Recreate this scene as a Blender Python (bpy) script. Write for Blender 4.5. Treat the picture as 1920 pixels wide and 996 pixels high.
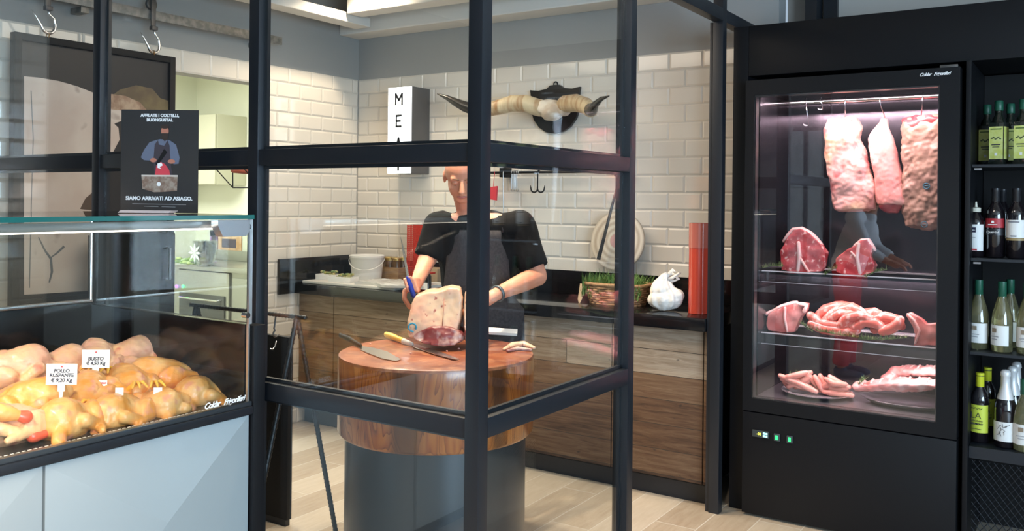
import bpy, bmesh, math, random
from mathutils import Vector, Matrix, noise, Quaternion
PI = math.pi
SC = bpy.context.scene
COL = SC.collection
for o in list(bpy.data.objects): bpy.data.objects.remove(o)

# ------------------------------------------------------------------ camera
F, AZ, ROLL, PX, PY, EYE = 1655.0, math.radians(33.3), math.radians(0.6), 960.0, 375.0, 1.5
FW = Vector((-math.sin(AZ), math.cos(AZ), 0)); RT = Vector((math.cos(AZ), math.sin(AZ), 0)); UP = Vector((0, 0, 1))
RX = math.cos(ROLL)*RT + math.sin(ROLL)*UP
UX = -math.sin(ROLL)*RT + math.cos(ROLL)*UP
CAM = Vector((0, 0, EYE))
cd = bpy.data.cameras.new('camera'); cam = bpy.data.objects.new('camera', cd); COL.objects.link(cam)
m = Matrix.Identity(4)
for i in range(3):
    m[i][0] = RX[i]; m[i][1] = UX[i]; m[i][2] = -FW[i]; m[i][3] = CAM[i]
cam.matrix_world = m
cd.sensor_fit = 'HORIZONTAL'; cd.sensor_width = 36.0; cd.lens = 36.0*F/1920.0
cd.shift_x = 0.0; cd.shift_y = -(498.0-PY)/1920.0; cd.clip_start = 0.05
SC.camera = cam
# ------------------------------------------------------------------ world, light, exposure
SC.view_settings.view_transform = 'Standard'; SC.view_settings.look = 'None'
SC.view_settings.gamma = 1.0; SC.view_settings.use_curve_mapping = False
SC.view_settings.exposure = 0.8
w = bpy.data.worlds.new('world'); SC.world = w; w.use_nodes = True
bg = w.node_tree.nodes['Background']; bg.inputs[0].default_value = (0.62, 0.80, 1.0, 1); bg.inputs[1].default_value = 0.35

def area(name, loc, target, sx, sy, power, col, spread=180):
    l = bpy.data.lights.new(name, 'AREA'); l.shape = 'RECTANGLE'; l.size = sx; l.size_y = sy
    l.energy = power; l.color = col; l.spread = math.radians(spread)
    o = bpy.data.objects.new(name, l); COL.objects.link(o); o.location = loc
    o.rotation_euler = (Vector(target)-Vector(loc)).to_track_quat('-Z', 'Y').to_euler()
    return o
def spot(name, loc, target, power, col, size=100, blend=.6, rad=.03):
    l = bpy.data.lights.new(name, 'SPOT'); l.energy = power; l.color = col; l.spot_size = math.radians(size)
    l.spot_blend = blend; l.shadow_soft_size = rad
    o = bpy.data.objects.new(name, l); COL.objects.link(o); o.location = loc
    o.rotation_euler = (Vector(target)-Vector(loc)).to_track_quat('-Z', 'Y').to_euler()
    return o
area('daylight_right', (3.7, -0.5, 1.6), (-2.0, 1.2, 1.0), 3.6, 2.2, 260, (0.58, 0.79, 1.0))
area('daylight_front', (1.4, -3.9, 1.6), (-0.2, 2.0, 1.2), 4.4, 2.2, 14, (0.80, 0.90, 1.0))
area('booth_ceiling_glow', (-2.8, 3.2, 2.6), (-2.8, 3.2, 0), 1.6, 1.2, 17, (1.0, 0.86, 0.70))
area('kitchen_fluorescent', (-5.9, 3.5, 2.6), (-5.9, 3.5, 0), 1.6, 1.2, 80, (1.0, 1.0, 0.92))
for i, (x, y) in enumerate([(-3.80, 4.05), (-2.35, 3.62), (-2.25, 2.85), (-1.9, 3.75), (-3.2, 3.0)]):
    spot('booth_spot_light', (x, y, 2.93 if i == 0 else 2.62), (x+.05, y+.1, 0), [36, 56, 84, 13, 38][i], (1.0, 0.80, 0.58), [130, 75, 80, 80, 80][i])
spot('shop_spot_light', (-1.0, 2.2, 2.9), (-0.9, 4.0, 1.0), 30, (1.0, 0.88, 0.75), 100)

# ------------------------------------------------------------------ calibration helpers: a sight line meets a real plane
def ray(x, y): return FW + RX*((x-PX)/F) - UX*((y-PY)/F)
def on(x, y, ax, v):
    d = ray(x, y); return CAM + d*((v-CAM[ax])/d[ax])
def pd(x, y, d): return CAM + ray(x, y)*d

# ------------------------------------------------------------------ materials
MATS = {}
def nd(nt, t, **k):
    n = nt.nodes.new(t)
    for a, b in k.items(): setattr(n, a, b)
    return n
def pm(name, col, rough=.5, metal=0, col2=None, scale=8, detail=4, lo=.4, hi=.6, stretch=(1, 1, 1), bump=0, bscale=None,
       emit=None, estr=0, sss=0, coat=0, spec=None, col3=None, scale3=20, lo3=.55, hi3=.7, trans=0, alpha=1):
    if name in MATS: return MATS[name]
    M = bpy.data.materials.new(name); M.use_nodes = True; nt = M.node_tree; b = nt.nodes['Principled BSDF']
    b.inputs['Base Color'].default_value = (*col, 1); b.inputs['Roughness'].default_value = rough; b.inputs['Metallic'].default_value = metal
    if spec is not None: b.inputs['Specular IOR Level'].default_value = spec
    if coat: b.inputs['Coat Weight'].default_value = coat; b.inputs['Coat Roughness'].default_value = .08
    if sss:
        b.inputs['Subsurface Weight'].default_value = sss; b.inputs['Subsurface Radius'].default_value = (.02, .008, .005); b.inputs['Subsurface Scale'].default_value = .5
    if trans: b.inputs['Transmission Weight'].default_value = trans
    if alpha < 1: b.inputs['Alpha'].default_value = alpha
    if emit: b.inputs['Emission Color'].default_value = (*emit, 1); b.inputs['Emission Strength'].default_value = estr
    tc = nd(nt, 'ShaderNodeTexCoord'); mp = nd(nt, 'ShaderNodeMapping'); mp.inputs['Scale'].default_value = stretch
    nt.links.new(tc.outputs['Object'], mp.inputs['Vector'])
    if col2:
        n = nd(nt, 'ShaderNodeTexNoise'); n.inputs['Scale'].default_value = scale; n.inputs['Detail'].default_value = detail
        nt.links.new(mp.outputs[0], n.inputs['Vector'])
        r = nd(nt, 'ShaderNodeMapRange'); r.inputs['From Min'].default_value = lo; r.inputs['From Max'].default_value = hi
        nt.links.new(n.outputs[0], r.inputs[0])
        mx = nd(nt, 'ShaderNodeMix', data_type='RGBA'); mx.inputs[6].default_value = (*col, 1); mx.inputs[7].default_value = (*col2, 1)
        nt.links.new(r.outputs[0], mx.inputs[0]); out = mx.outputs[2]
        if col3:
            n3 = nd(nt, 'ShaderNodeTexNoise'); n3.inputs['Scale'].default_value = scale3; n3.inputs['Detail'].default_value = 3
            nt.links.new(mp.outputs[0], n3.inputs['Vector'])
            r3 = nd(nt, 'ShaderNodeMapRange'); r3.inputs['From Min'].default_value = lo3; r3.inputs['From Max'].default_value = hi3
            nt.links.new(n3.outputs[0], r3.inputs[0])
            m3 = nd(nt, 'ShaderNodeMix', data_type='RGBA'); m3.inputs[7].default_value = (*col3, 1)
            nt.links.new(out, m3.inputs[6]); nt.links.new(r3.outputs[0], m3.inputs[0]); out = m3.outputs[2]
        nt.links.new(out, b.inputs['Base Color'])
    if bump:
        n = nd(nt, 'ShaderNodeTexNoise'); n.inputs['Scale'].default_value = bscale or scale*3; n.inputs['Detail'].default_value = 4
        nt.links.new(mp.outputs[0], n.inputs['Vector'])
        bp = nd(nt, 'ShaderNodeBump'); bp.inputs['Strength'].default_value = bump; bp.inputs['Distance'].default_value = .01
        nt.links.new(n.outputs[0], bp.inputs['Height']); nt.links.new(bp.outputs[0], b.inputs['Normal'])
    MATS[name] = M; return M

def glass(name, tint=(1, 1, 1), f0=.045, rough=0.0, k=1.0):
    """window glass: clear straight-through light plus a Schlick mirror reflection"""
    if name in MATS: return MATS[name]
    M = bpy.data.materials.new(name); M.use_nodes = True; nt = M.node_tree
    nt.nodes.remove(nt.nodes['Principled BSDF']); out = nt.nodes['Material Output']
    g = nd(nt, 'ShaderNodeNewGeometry'); d = nd(nt, 'ShaderNodeVectorMath', operation='DOT_PRODUCT')
    nt.links.new(g.outputs['Incoming'], d.inputs[0]); nt.links.new(g.outputs['Normal'], d.inputs[1])
    a = nd(nt, 'ShaderNodeMath', operation='ABSOLUTE'); nt.links.new(d.outputs['Value'], a.inputs[0])
    s = nd(nt, 'ShaderNodeMath', operation='SUBTRACT'); s.inputs[0].default_value = 1; nt.links.new(a.outputs[0], s.inputs[1])
    p = nd(nt, 'ShaderNodeMath', operation='POWER'); nt.links.new(s.outputs[0], p.inputs[0]); p.inputs[1].default_value = 5
    q = nd(nt, 'ShaderNodeMath', operation='MULTIPLY_ADD'); nt.links.new(p.outputs[0], q.inputs[0]); q.inputs[1].default_value = (1-f0)*k; q.inputs[2].default_value = f0*k
    t = nd(nt, 'ShaderNodeBsdfTransparent'); t.inputs[0].default_value = (*tint, 1)
    gl = nd(nt, 'ShaderNodeBsdfGlossy'); gl.inputs['Roughness'].default_value = rough
    mx = nd(nt, 'ShaderNodeMixShader'); nt.links.new(q.outputs[0], mx.inputs[0]); nt.links.new(t.outputs[0], mx.inputs[1]); nt.links.new(gl.outputs[0], mx.inputs[2])
    nt.links.new(mx.outputs[0], out.inputs[0]); MATS[name] = M; return M

def math_(nt, op, a, b=None, c=None):
    n = nd(nt, 'ShaderNodeMath', operation=op)
    for i, v in enumerate((a, b, c)):
        if v is None: continue
        if isinstance(v, (int, float)): n.inputs[i].default_value = v
        else: nt.links.new(v, n.inputs[i])
    return n.outputs[0]
def plank_mat(name, along, across, width, length, ramp, grain=(1.0, 14.0), groove=.004, rough=.6, seed=0, groovecol=(.05, .04, .03), dirt=.0, bump=.3, wmix=.38):
    """boards: 'along' and 'across' are axis letters of the object's own coordinates"""
    M = bpy.data.materials.new(name); M.use_nodes = True; nt = M.node_tree; b = nt.nodes['Principled BSDF']; L = nt.links.new
    tc = nd(nt, 'ShaderNodeTexCoord'); sp = nd(nt, 'ShaderNodeSeparateXYZ'); L(tc.outputs['Object'], sp.inputs[0])
    U = sp.outputs['xyz'.index(along)]; V = sp.outputs['xyz'.index(across)]
    v = math_(nt, 'DIVIDE', V, width); row = math_(nt, 'FLOOR', v); fv = math_(nt, 'FRACT', v)
    off = math_(nt, 'FRACT', math_(nt, 'MULTIPLY', row, .3819)); u = math_(nt, 'ADD', math_(nt, 'DIVIDE', U, length), off)
    cl = math_(nt, 'FLOOR', u); fu = math_(nt, 'FRACT', u)
    cid = math_(nt, 'ADD', math_(nt, 'MULTIPLY', row, 17.3), math_(nt, 'MULTIPLY', cl, 5.7))
    wn = nd(nt, 'ShaderNodeTexWhiteNoise', noise_dimensions='1D'); L(math_(nt, 'ADD', cid, seed), wn.inputs['W'])
    cv = nd(nt, 'ShaderNodeCombineXYZ'); L(math_(nt, 'MULTIPLY', U, grain[0]), cv.inputs[0]); L(math_(nt, 'MULTIPLY', V, grain[1]), cv.inputs[1]); L(math_(nt, 'MULTIPLY', cid, 3.1), cv.inputs[2])
    n = nd(nt, 'ShaderNodeTexNoise'); n.inputs['Scale'].default_value = 3; n.inputs['Detail'].default_value = 8; n.inputs['Roughness'].default_value = .65; n.inputs['Distortion'].default_value = .6; L(cv.outputs[0], n.inputs['Vector'])
    n2 = nd(nt, 'ShaderNodeTexNoise'); n2.inputs['Scale'].default_value = 2.2; n2.inputs['Detail'].default_value = 3; L(cv.outputs[0], n2.inputs['Vector'])
    val = math_(nt, 'ADD', math_(nt, 'MULTIPLY', n.outputs[0], 1.0-wmix), math_(nt, 'MULTIPLY', wn.outputs[0], wmix))
    cr = nd(nt, 'ShaderNodeValToRGB'); L(val, cr.inputs[0])
    el = cr.color_ramp.elements; el[0].position = ramp[0][0]; el[0].color = (*ramp[0][1], 1); el[1].position = ramp[-1][0]; el[1].color = (*ramp[-1][1], 1)
    for p_, c_ in ramp[1:-1]: e = el.new(p_); e.color = (*c_, 1)
    gv = math_(nt, 'MINIMUM', math_(nt, 'MULTIPLY', math_(nt, 'MINIMUM', fv, math_(nt, 'SUBTRACT', 1.0, fv)), width),
               math_(nt, 'MULTIPLY', math_(nt, 'MINIMUM', fu, math_(nt, 'SUBTRACT', 1.0, fu)), length))
    g = math_(nt, 'LESS_THAN', gv, groove*.5)
    mx = nd(nt, 'ShaderNodeMix', data_type='RGBA'); L(g, mx.inputs[0]); L(cr.outputs[0], mx.inputs[6]); mx.inputs[7].default_value = (*groovecol, 1)
    out = mx.outputs[2]
    if dirt:
        kn = nd(nt, 'ShaderNodeTexNoise'); kn.inputs['Scale'].default_value = 1.0; kn.inputs['Detail'].default_value = 1
        kv = nd(nt, 'ShaderNodeCombineXYZ'); L(math_(nt, 'MULTIPLY', U, 14), kv.inputs[0]); L(math_(nt, 'MULTIPLY', V, 26), kv.inputs[1]); L(math_(nt, 'MULTIPLY', cid, 1.3), kv.inputs[2]); L(kv.outputs[0], kn.inputs['Vector'])
        kr = nd(nt, 'ShaderNodeMapRange'); kr.inputs['From Min'].default_value = .74; kr.inputs['From Max'].default_value = .80; L(kn.outputs[0], kr.inputs[0])
        m2 = nd(nt, 'ShaderNodeMix', data_type='RGBA'); L(math_(nt, 'MULTIPLY', kr.outputs[0], dirt), m2.inputs[0]); L(out, m2.inputs[6]); m2.inputs[7].default_value = (.02, .013, .01, 1); out = m2.outputs[2]
    L(out, b.inputs['Base Color']); b.inputs['Roughness'].default_value = rough
    bp = nd(nt, 'ShaderNodeBump'); bp.inputs['Strength'].default_value = bump; bp.inputs['Distance'].default_value = .004
    L(math_(nt, 'SUBTRACT', n.outputs[0], g), bp.inputs['Height']); L(bp.outputs[0], b.inputs['Normal'])
    MATS[name] = M; return M

black = pm('black_metal', (.007, .010, .015), .42, .0, spec=.6)
blackm = pm('black_matte', (.005, .005, .0055), .6, spec=.3)
blackpanel = pm('black_panel', (.0035, .004, .0055), .5, 0, spec=.3, bump=.05, bscale=400)
blackgloss = pm('black_polished_stone', (.006, .006, .007), .12)
steel = pm('brushed_steel', (.55, .55, .56), .28, 1, bump=.05, bscale=60, stretch=(1, 1, 20))
chrome = pm('chrome', (.75, .75, .76), .12, 1)
darksteel = pm('raw_dark_steel', (.10, .10, .11), .45, .9, col2=(.17, .16, .15), scale=14)
galv = pm('galvanised_steel', (.20, .20, .19), .5, .8, col2=(.32, .31, .29), scale=30)
aluminium = pm('aluminium', (.78, .79, .80), .3, 1)
white = pm('white_plastic', (.80, .80, .78), .4)
whitewall = pm('white_tile_glaze', (.76, .705, .625), .10, 0, coat=.3)
grout = pm('tile_grout', (.60, .57, .52), .8)
greypaint = pm('grey_blue_paint', (.335, .335, .325), .85, bump=.03, bscale=200)
beige = pm('greige_paint', (.50, .465, .42), .85, bump=.03, bscale=200)
cream = pm('kitchen_wall_paint', (.80, .81, .69), .7)
whitepaint = pm('white_paint', (.72, .70, .66), .8)
darkwall = pm('shop_wall_paint', (.22, .22, .23), .8)
pane = glass('clear_pane', (.97, .985, .98), .05, k=1.0)
paneedge = pm('glass_edge_green', (.02, .14, .125), .1, 0, coat=.6)
caseglass = glass('case_glass', (.97, .99, .98), .05, k=1.2)
red = pm('red_plastic', (.55, .035, .02), .35)
redtube = pm('red_translucent_acrylic', (.50, .06, .035), .15, 0, coat=.4)
blueplastic = pm('blue_plastic', (.01, .03, .30), .35)
yellowplastic = pm('yellow_plastic', (.75, .50, .04), .4)
gold = pm('gold_lid', (.45, .32, .10), .35, .7)
skinm = pm('skin', (.72, .34, .22), .5, 0, col2=(.62, .24, .15), scale=9, lo=.35, hi=.7, sss=.12)
blackcloth = pm('black_cotton', (.0035, .0035, .0045), .9, spec=.2, bump=.15, bscale=60)
apronm = pm('charcoal_denim', (.022, .020, .024), .9, col2=(.034, .031, .036), scale=90, bump=.15, bscale=300)
denim = pm('blue_denim', (.045, .065, .13), .9, col2=(.07, .10, .19), scale=30, bump=.2, bscale=200)
paper = pm('white_paper', (.85, .84, .82), .6)
ink = pm('dark_ink', (.02, .02, .05), .6)
redink = pm('red_ink', (.55, .03, .04), .6)

# ------------------------------------------------------------------ mesh helpers
def new_bm(): return bmesh.new()
def box(bm, lo, hi, mi=0, bev=0):
    lo = Vector(lo); hi = Vector(hi)
    vs = [bm.verts.new((x, y, z)) for x in (lo.x, hi.x) for y in (lo.y, hi.y) for z in (lo.z, hi.z)]
    fs = [(0, 1, 3, 2), (4, 6, 7, 5), (0, 4, 5, 1), (2, 3, 7, 6), (0, 2, 6, 4), (1, 5, 7, 3)]
    F_ = [bm.faces.new([vs[i] for i in f]) for f in fs]
    for f in F_: f.material_index = mi
    if bev:
        es = list({e for f in F_ for e in f.edges})
        r = bmesh.ops.bevel(bm, geom=es, offset=bev, segments=2, affect='EDGES', profile=.6)
        for f in r['faces']: f.material_index = mi
    return F_
def xform(bm, M_, verts=None): bmesh.ops.transform(bm, matrix=M_, verts=verts or bm.verts[:])
def frames(pts):
    P = [Vector(p) for p in pts]; n = len(P); T = []
    for i in range(n):
        a = P[max(i-1, 0)]; b = P[min(i+1, n-1)]; t = (b-a)
        T.append(t.normalized() if t.length > 1e-9 else Vector((0, 0, 1)))
    u = T[0].orthogonal().normalized()
    if abs(T[0].z) < .95: u = (Vector((0, 0, 1)) - T[0]*T[0].z).normalized()
    U = [u]
    for i in range(1, n):
        u = U[-1] - T[i]*U[-1].dot(T[i]); U.append(u.normalized())
    return P, T, U
def tube(bm, pts, r, seg=10, mi=0, caps=True, flat=1.0, up=None, round_ends=False):
    """swept tube; r is one radius or one per point; flat squashes across the second axis"""
    if round_ends:
        rr = [r]*len(pts) if isinstance(r, (int, float)) else list(r)
        P = [Vector(p) for p in pts]
        d0 = (P[0]-P[1]).normalized(); d1 = (P[-1]-P[-2]).normalized()
        A = [(P[0]+d0*rr[0]*k, rr[0]*math.sqrt(max(0, 1-k*k))) for k in (.98, .85, .55)]
        B = [(P[-1]+d1*rr[-1]*k, rr[-1]*math.sqrt(max(0, 1-k*k))) for k in (.55, .85, .98)]
        pts = [a for a, _ in A]+P+[b for b, _ in B]; r = [a for _, a in A]+rr+[b for _, b in B]
    P, T, U = frames(pts); n = len(P)
    if up is not None:
        U = [(Vector(up)-t*Vector(up).dot(t)).normalized() for t in T]
    rr = [r]*n if isinstance(r, (int, float)) else r
    rings = []
    for i in range(n):
        V = T[i].cross(U[i])
        rings.append([bm.verts.new(P[i]+U[i]*math.cos(2*PI*k/seg)*rr[i]+V*math.sin(2*PI*k/seg)*rr[i]*flat) for k in range(seg)])
    for i in range(n-1):
        for k in range(seg):
            f = bm.faces.new((rings[i][k], rings[i][(k+1) % seg], rings[i+1][(k+1) % seg], rings[i+1][k])); f.material_index = mi
    if caps:
        f = bm.faces.new(rings[0][::-1]); f.material_index = mi
        f = bm.faces.new(rings[-1]); f.material_index = mi
    return rings
def lathe(bm, prof, seg=28, mi=0, c=(0, 0, 0), closed=False):
    rings = []; c = Vector(c)
    for r, z in prof:
        rings.append([bm.verts.new(c+Vector((r*math.cos(2*PI*k/seg), r*math.sin(2*PI*k/seg), z))) for k in range(seg)] if r > 1e-6 else [bm.verts.new(c+Vector((0, 0, z)))])
    for i in range(len(rings)-1):
        a, b = rings[i], rings[i+1]
        for k in range(seg):
            k2 = (k+1) % seg
            if len(a) == 1 and len(b) == 1: continue
            if len(a) == 1: f = bm.faces.new((a[0], b[k2], b[k]))
            elif len(b) == 1: f = bm.faces.new((a[k], a[k2], b[0]))
            else: f = bm.faces.new((a[k], a[k2], b[k2], b[k]))
            f.material_index = mi
def prism(bm, pts, o, ux, uy, depth, mi=0):
    """outline pts (2D) in plane o + x*ux + y*uy, thickened along ux x uy by depth"""
    o = Vector(o); ux = Vector(ux); uy = Vector(uy); n = ux.cross(uy).normalized()
    a = [bm.verts.new(o+ux*p[0]+uy*p[1]) for p in pts]; b = [bm.verts.new(o+ux*p[0]+uy*p[1]+n*depth) for p in pts]
    k = len(pts)
    fs = [bm.faces.new(a[::-1]), bm.faces.new(b)]+[bm.faces.new((a[i], a[(i+1) % k], b[(i+1) % k], b[i])) for i in range(k)]
    for f in fs: f.material_index = mi
def ell(bm, c, r, rot=None, seg=16, mi=0):
    M_ = Matrix.Translation(Vector(c)) @ (rot.to_4x4() if rot else Matrix.Identity(4)) @ Matrix.Diagonal((*r, 1))
    res = bmesh.ops.create_uvsphere(bm, u_segments=seg, v_segments=max(6, seg//2+2), radius=1, matrix=M_)
    for v in res['verts']:
        for f in v.link_faces: f.material_index = mi
def cap(bm, a, b, ra, rb=None, seg=14):
    rb = ra if rb is None else rb
    tube(bm, [a, b], [ra, rb], seg, round_ends=True)

OFF = {}
def finish(me, mats, smooth=40):
    for x in (mats if isinstance(mats, (list, tuple)) else [mats]): me.materials.append(x)
    if smooth:
        me.shade_smooth()
        if smooth < 180: me.set_sharp_from_angle(angle=math.radians(smooth))
def obj(name, bm, mats, parent=None, smooth=40, recalc=True):
    """one mesh object; world coordinates are turned into coordinates of its thing"""
    if isinstance(bm, bpy.types.Mesh):
        me = bm
    else:
        if recalc: bmesh.ops.recalc_face_normals(bm, faces=bm.faces[:])
        me = bpy.data.meshes.new(name); bm.to_mesh(me); bm.free()
    me.name = name
    o = bpy.data.objects.new(name, me); COL.objects.link(o)
    if parent is not None:
        off = OFF.get(parent.name, Vector((0, 0, 0))); OFF[o.name] = off
        if off.length: me.transform(Matrix.Translation(-off))
        o.parent = parent
    else:
        xs = [v.co for v in me.vertices]
        c = Vector(((min(v.x for v in xs)+max(v.x for v in xs))/2, (min(v.y for v in xs)+max(v.y for v in xs))/2, min(v.z for v in xs)))
        me.transform(Matrix.Translation(-c)); o.location = c; OFF[o.name] = c
    finish(me, mats, smooth)
    return o
def tag(o, label, cat, group=None, kind=None):
    o['label'] = label; o['category'] = cat
    if group: o['group'] = group
    if kind: o['kind'] = kind
    return o
def thing(name, loc, label, cat, group=None, world=True):
    o = bpy.data.objects.new(name, None); COL.objects.link(o); o.location = loc; o.empty_display_size = .05
    OFF[o.name] = Vector(loc) if world else Vector((0, 0, 0))
    return tag(o, label, cat, group)
def struct(name, bm, mats, smooth=0):
    o = obj(name, bm, mats, None, smooth); o['kind'] = 'structure'; return o
def dup(root, loc, rot=None, label=None, group=None, scale=None):
    r = root.copy(); COL.objects.link(r); r.location = loc
    if rot is not None: r.rotation_euler = rot
    if scale: r.scale = (scale,)*3
    if label: r['label'] = label
    if group: r['group'] = group
    for ch in [c for c in bpy.data.objects if c.parent == root]:
        c = ch.copy(); COL.objects.link(c); c.parent = r
        for g in [q for q in bpy.data.objects if q.parent == ch]:
            d = g.copy(); COL.objects.link(d); d.parent = c
    return r
def remesh(bm, voxel, smooth=4, disp=0, dscale=10, disp2=0, dscale2=40, dec=0):
    me = bpy.data.meshes.new('tmp'); bmesh.ops.recalc_face_normals(bm, faces=bm.faces[:]); bm.to_mesh(me); bm.free()
    o = bpy.data.objects.new('tmp', me); COL.objects.link(o)
    md = o.modifiers.new('r', 'REMESH'); md.mode = 'VOXEL'; md.voxel_size = voxel
    if smooth:
        s = o.modifiers.new('s', 'SMOOTH'); s.factor = .5; s.iterations = smooth
    dg = bpy.context.evaluated_depsgraph_get(); dg.update()
    out = bpy.data.meshes.new_from_object(o.evaluated_get(dg), depsgraph=dg)
    bpy.data.objects.remove(o); bpy.data.meshes.remove(me)
    if disp or disp2:
        co = [(v.co.copy(), v.normal.copy()) for v in out.vertices]
        for v, (c, n) in zip(out.vertices, co):
            v.co = c+n*(disp*noise.noise(c*dscale)+disp2*noise.noise(c*dscale2))
    return out
def text(name, s, size, mt, parent, loc, ux, uy, align='CENTER', shear=0, offset=0.0, ext=.0006, spacing=1.0):
    cu = bpy.data.curves.new('txt', 'FONT'); cu.body = s; cu.size = size; cu.align_x = align; cu.align_y = 'CENTER'
    cu.shear = shear; cu.offset = offset; cu.extrude = ext; cu.space_character = spacing; cu.resolution_u = 3
    o = bpy.data.objects.new('txt', cu); COL.objects.link(o)
    dg = bpy.context.evaluated_depsgraph_get(); dg.update()
    me = bpy.data.meshes.new_from_object(o.evaluated_get(dg), depsgraph=dg); bpy.data.objects.remove(o); bpy.data.curves.remove(cu)
    ux = Vector(ux).normalized(); uy = Vector(uy).normalized(); n = ux.cross(uy)
    M_ = Matrix(((ux.x, uy.x, n.x, loc[0]), (ux.y, uy.y, n.y, loc[1]), (ux.z, uy.z, n.z, loc[2]), (0, 0, 0, 1)))
    me.transform(M_); return obj(name, me, mt, parent, 0)
def arc(c, r, a0, a1, n, ux, uy):
    c = Vector(c); return [c+Vector(ux)*r*math.cos(a0+(a1-a0)*i/n)+Vector(uy)*r*math.sin(a0+(a1-a0)*i/n) for i in range(n+1)]
X_, Y_, Z_ = Vector((1, 0, 0)), Vector((0, 1, 0)), Vector((0, 0, 1))
# ---- main planes of the room
XB, YA, XW, YW, YD, YF = -1.51, 2.12, -4.42, 4.70, 4.14, 4.19   # glass partition, glass partition, side wall, rear wall, cabinet doors, fridge face

# ================================================================== ROOM
floor_m = plank_mat('floor_wood_tile', 'y', 'x', .20, 1.2, [(.25, (.33, .26, .19)), (.5, (.42, .355, .275)), (.8, (.51, .45, .37))], grain=(2.0, 13), groove=.005, rough=.38, groovecol=(.55, .52, .46), bump=.08)
bm = new_bm(); box(bm, (-8.0, -4.2, -.05), (4.2, 8.0, 0)); struct('floor', bm, floor_m)
bm = new_bm(); box(bm, (XW-.0, -4.2, 2.98), (4.2, 4.9, 3.05)); struct('ceiling', bm, whitepaint)
def tiled(bm, u0, u1, z0, z1, P, N, tw=.2, th=.1):
    """bevelled metro tiles as real raised tiles; P maps (u, z, height) to a point"""
    g = .0016; bv = .011; hgt = .006
    nrow = int(round((z1-z0)/th))
    f = bm.faces.new([bm.verts.new(P(a, b, .0005)) for a, b in ((u0, z0), (u1, z0), (u1, z1), (u0, z1))]); f.material_index = 1
    for r in range(nrow):
        b0 = z1-(r+1)*th; b1 = b0+th; u = u0-(tw/2 if r % 2 else 0)
        while u < u1-.004:
            a0 = max(u, u0); a1 = min(u+tw, u1); u += tw
            if a1-a0 < .006: continue
            q = min(bv, (a1-a0)*.35)
            lo_ = [(a0+g, b0+g), (a1-g, b0+g), (a1-g, b1-g), (a0+g, b1-g)]
            hi_ = [(a0+q, b0+bv), (a1-q, b0+bv), (a1-q, b1-bv), (a0+q, b1-bv)]
            A = [bm.verts.new(P(x, y, .001)) for x, y in lo_]; B = [bm.verts.new(P(x, y, hgt)) for x, y in hi_]
            bm.faces.new(B)
            for i in range(4): bm.faces.new((A[i], A[(i+1) % 4], B[(i+1) % 4], B[i]))
# rear wall with metro tiles up to 2.35 m and grey paint above
bm = new_bm(); box(bm, (XW-.12, YW, 0), (-1.40, YW+.12, 2.98), 2)
tiled(bm, XW, -1.44, 1.05, 2.35, lambda u, z, h: Vector((u, YW-h, z)), None)
struct('wall_rear', bm, [whitewall, grout, greypaint])
# side wall, with a serving opening into the kitchen
bm = new_bm()
OY0, OY1, OZ0, OZ1 = 2.62, 3.84, .0, 2.22
box(bm, (XW-.12, -4.2, 0), (XW, 1.8, 2.98), 3)  # unseen stretch, made dark so it hardly hazes the partition glass
for lo, hi in (((XW-.12, 1.8, 0), (XW, OY0, 2.98)), ((XW-.12, OY1, 0), (XW, YW, 2.98)), ((XW-.12, OY0, OZ1), (XW, OY1, 2.98))): box(bm, lo, hi, 2)
tiled(bm, OY1, YW-.006, .0, 2.35, lambda u, z, h: Vector((XW+h, u, z)), None, .2, .0979)
tiled(bm, 1.8, OY0, .4, 2.35, lambda u, z, h: Vector((XW+h, u, z)), None, .2, .0975)
tiled(bm, OY0, OY1, OZ1+.0, 2.35, lambda u, z, h: Vector((XW+h, u, z)), None, .2, .13)
struct('wall_left', bm, [whitewall, grout, greypaint, pm('unseen_wall_dark', (.05, .05, .052), .8)])
# wall behind fridge and wine shelves, upper wall, right side and street front with windows
bm = new_bm(); box(bm, (-1.40, 4.86, 0), (4.2, 4.98, 2.98)); struct('wall_fridge_side', bm, beige)
bm = new_bm(); box(bm, (XW, -4.2, 2.55), (4.2, -4.05, 2.98)); box(bm, (XW, -4.2, 0), (4.2, -4.05, .35))
for a, b in ((XW, -.9), (1.5, 1.7), (3.9, 4.2)): box(bm, (a, -4.2, .35), (b, -4.05, 2.55))  # unseen; left stretch left windowless so the fridge door mirrors something dark
struct('wall_street', bm, darkwall)
bm = new_bm(); box(bm, (4.05, -4.05, 2.55), (4.2, 4.9, 2.98)); box(bm, (4.05, -4.05, 0), (4.2, 4.9, .35))
for a, b in ((-4.05, -2.6), (-.7, -.5), (1.5, 4.9)): box(bm, (4.05, a, .35), (4.2, b, 2.55))
struct('wall_right', bm, darkwall)
def window(name, x0, x1, z0, z1, y=None, x=None):
    bm = new_bm(); t = .05
    def bx(a0, a1, b0, b1):
        if y is not None: box(bm, (a0, y-.03, b0), (a1, y+.03, b1))
        else: box(bm, (x-.03, a0, b0), (x+.03, a1, b1))
    bx(x0, x1, z0, z0+t); bx(x0, x1, z1-t, z1); bx(x0, x0+t, z0, z1); bx(x1-t, x1, z0, z1); bx((x0+x1)/2-t/2, (x0+x1)/2+t/2, z0, z1)
    o = struct(name, bm, black)
    bm = new_bm()
    if y is not None: box(bm, (x0+t, y-.004, z0+t), (x1-t, y+.004, z1-t))
    else: box(bm, (x-.004, x0+t, z0+t), (x+.004, x1-t, z1-t))
    obj('window_pane', bm, pane, o, 0)
window('window_1', -.9, 1.5, .35, 2.55, y=-4.12); window('window_2', 1.7, 3.9, .35, 2.55, y=-4.12)
window('window_3', -2.6, -.7, .35, 2.55, x=4.12); window('window_4', -.5, 1.5, .35, 2.55, x=4.12)
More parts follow.
